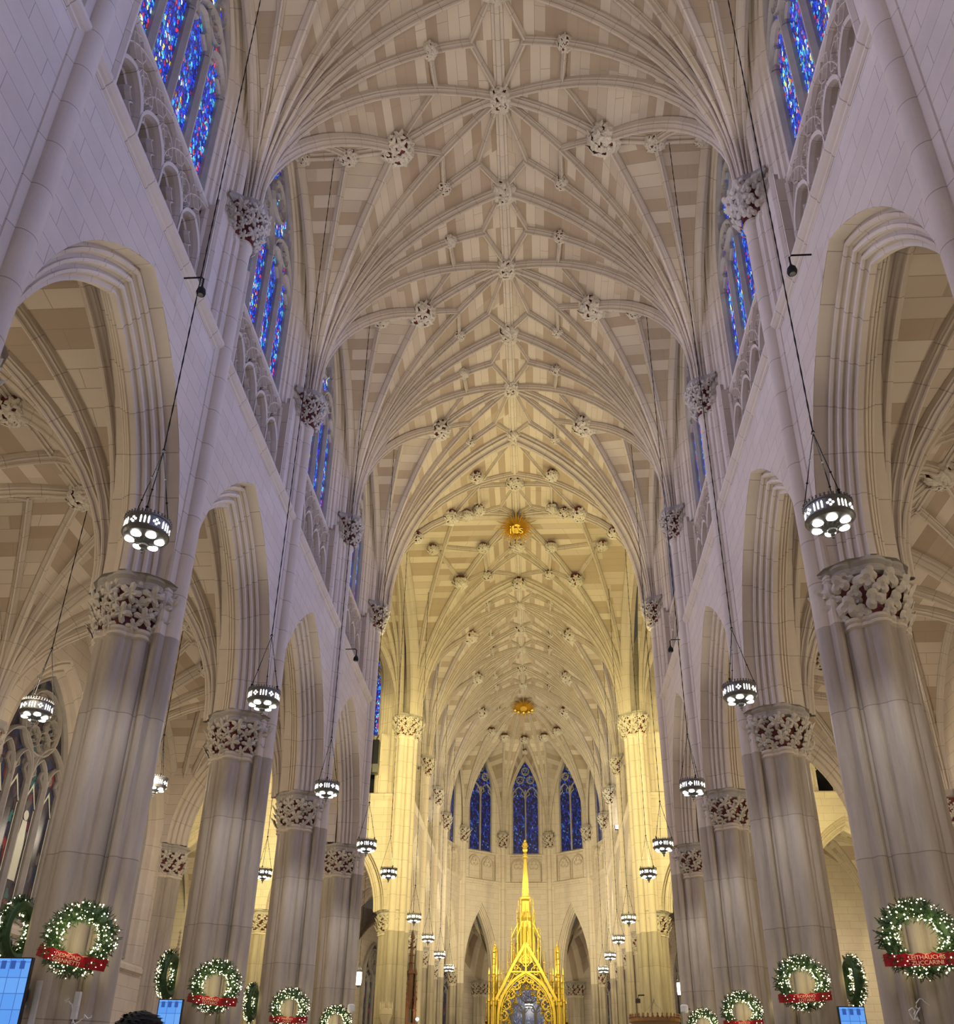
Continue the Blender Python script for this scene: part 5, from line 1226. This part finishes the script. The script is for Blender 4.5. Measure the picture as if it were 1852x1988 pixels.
# blind gothic screen work at the far end of the left aisle
t = thing('gabled_screen', 'cream carved gothic screen with crocketed gables, far left aisle', 'carved screen', (-15.7, 37.3, 0)); m = MB()
for yc, zz, w_ in ((-.9, 5.0, .5), (.1, 6.2, .6), (1.1, 5.0, .5)):
    bar(m, archpts(w_, 1.0, zz - 1.2, 7, yc, .5), 0, .09, .25); bar(m, foil(yc, zz - .2, .32, 4, 4), 0, .05, .15, closed=True)
    for s in (-1, 1): bar(m, [(yc + s * w_, zz - .6), (yc, zz + 1.7)], 0, .08, .2)
    pinnacle(m, 0, yc, zz + 1.5, 1.5, .09)
    for s in (-1, 1): pinnacle(m, 0, yc + s * w_, zz - .6, 2.0, .08)
m.build('tracery', M['mould'], t); m = MB(); m.box(.12, .2, -1.6, 1.8, 0, 5.6); m.build('panel', M['mould'], t); t.rotation_euler = (0, 0, PI / 2); t.location = (-15.6, 40.2, 0)

# ------------------------------------------------------------------ person in front of the camera
def person(x, y, label, hgt=1.86):
    t = thing('person', label, 'person', (x, y, 0)); k = hgt / 1.86
    def skin(name, verts, edges, radii, mat, root=0, sub=2):
        me = bpy.data.meshes.new(name); me.from_pydata([Vector(v) * k for v in verts], edges, []); me.materials.append(mat); o = link(name, me, t)
        md = o.modifiers.new('skin', 'SKIN'); md.use_smooth_shade = True
        for i, r in enumerate(radii): me.skin_vertices[0].data[i].radius = (r[0] * k, r[1] * k) if isinstance(r, tuple) else (r * k, r * k)
        me.skin_vertices[0].data[root].use_root = True
        s2 = o.modifiers.new('sub', 'SUBSURF'); s2.levels = sub; s2.render_levels = sub; return o
    V = [(0, 0, .98), (0, 0, 1.2), (0, 0, 1.42), (0, .0, 1.54), (0, .02, 1.62), (0, .03, 1.70), (0, .03, 1.78)]; R = [(.16, .11), (.14, .10), (.17, .10), .06, .075, .088, .07]; E = [(i, i + 1) for i in range(6)]
    for s in (-1, 1):
        b = len(V); V += [(s * .18, 0, 1.44), (s * .25, .0, 1.15), (s * .25, .10, .92), (s * .25, .13, .84)]; R += [.055, .045, .034, .035]; E += [(2, b), (b, b + 1), (b + 1, b + 2), (b + 2, b + 3)]
        for q in range(4): c = len(V); V += [(s * .25 + (q - 1.5) * .02, .15, .79), (s * .25 + (q - 1.5) * .022, .155, .75 + .008 * abs(q - 1))]; R += [.010, .008]; E += [(b + 3, c), (c, c + 1)]
        c = len(V); V += [(s * .21, .16, .81), (s * .20, .18, .78)]; R += [.011, .009]; E += [(b + 3, c), (c, c + 1)]
        b = len(V); V += [(s * .10, 0, .88), (s * .11, .01, .5), (s * .11, -.01, .1), (s * .11, .12, .04)]; R += [.085, .06, .045, .035]; E += [(0, b), (b, b + 1), (b + 1, b + 2), (b + 2, b + 3)]
    skin('body', V, E, R, M['skin'])
    V = [(0, 0, .95), (0, 0, 1.2), (0, 0, 1.45)]; R = [(.19, .14), (.18, .13), (.19, .12)]; E = [(0, 1), (1, 2)]
    for s in (-1, 1): b = len(V); V += [(s * .19, 0, 1.45), (s * .26, 0, 1.15), (s * .26, .10, .93)]; R += [.075, .065, .055]; E += [(2, b), (b, b + 1), (b + 1, b + 2)]
    skin('coat', V, E, R, M['coat'], 0, 2)
    V = [(0, 0, .95)]; R = [(.18, .13)]; E = []
    for s in (-1, 1): b = len(V); V += [(s * .10, 0, .85), (s * .11, .01, .5), (s * .11, -.01, .1)]; R += [.1, .075, .065]; E += [(0, b), (b, b + 1), (b + 1, b + 2)]
    skin('trousers', V, E, R, M['coat'], 0, 2)
    m = MB(); n = 20; rows = []
    for i in range(9):
        th = PI * .62 * i / 8; rows.append([(.098 * math.sin(th) * math.cos(2 * PI * j / n), .03 + .112 * math.sin(th) * math.sin(2 * PI * j / n), 1.735 + .115 * math.cos(th)) for j in range(n)])
    m.quadgrid(rows, None, closed=True); rnd = random.Random(4)
    for _ in range(420):
        th = math.acos(rnd.uniform(-.2, 1)); a = rnd.uniform(0, 2 * PI); nn = Vector((math.sin(th) * math.cos(a), math.sin(th) * math.sin(a), math.cos(th))); p = Vector((nn.x * .096, .03 + nn.y * .11, 1.735 + nn.z * .113))
        tg = Vector((-math.sin(a), math.cos(a), 0)) + Vector((rnd.uniform(-.4, .4), rnd.uniform(-.4, .4), -.3)); tg.normalize(); e = p + tg * rnd.uniform(.02, .035) + nn * rnd.uniform(.004, .014); w_ = nn.cross(tg) * .006
        m.raw([p - w_, p + w_, e], [[0, 1, 2]])
    m.build('hair', M['hair'], t, True)
    m = MB()
    for s in (-1, 1): m.lathe([(0, -.012), (.012, 0), (0, .012)], 8, (s * .033, .108, 1.72)); m.lathe([(0, -.03), (.018, 0), (0, .03)], 8, (s * .092, .03, 1.71))
    m.lathe([(0, -.02), (.014, -.01), (.006, .03)], 6, (0, .125, 1.70)); m.build('face_features', M['skin'], t)
    return t
person(-.56, 3.25, 'person with curly black hair, only the top of the head in view')
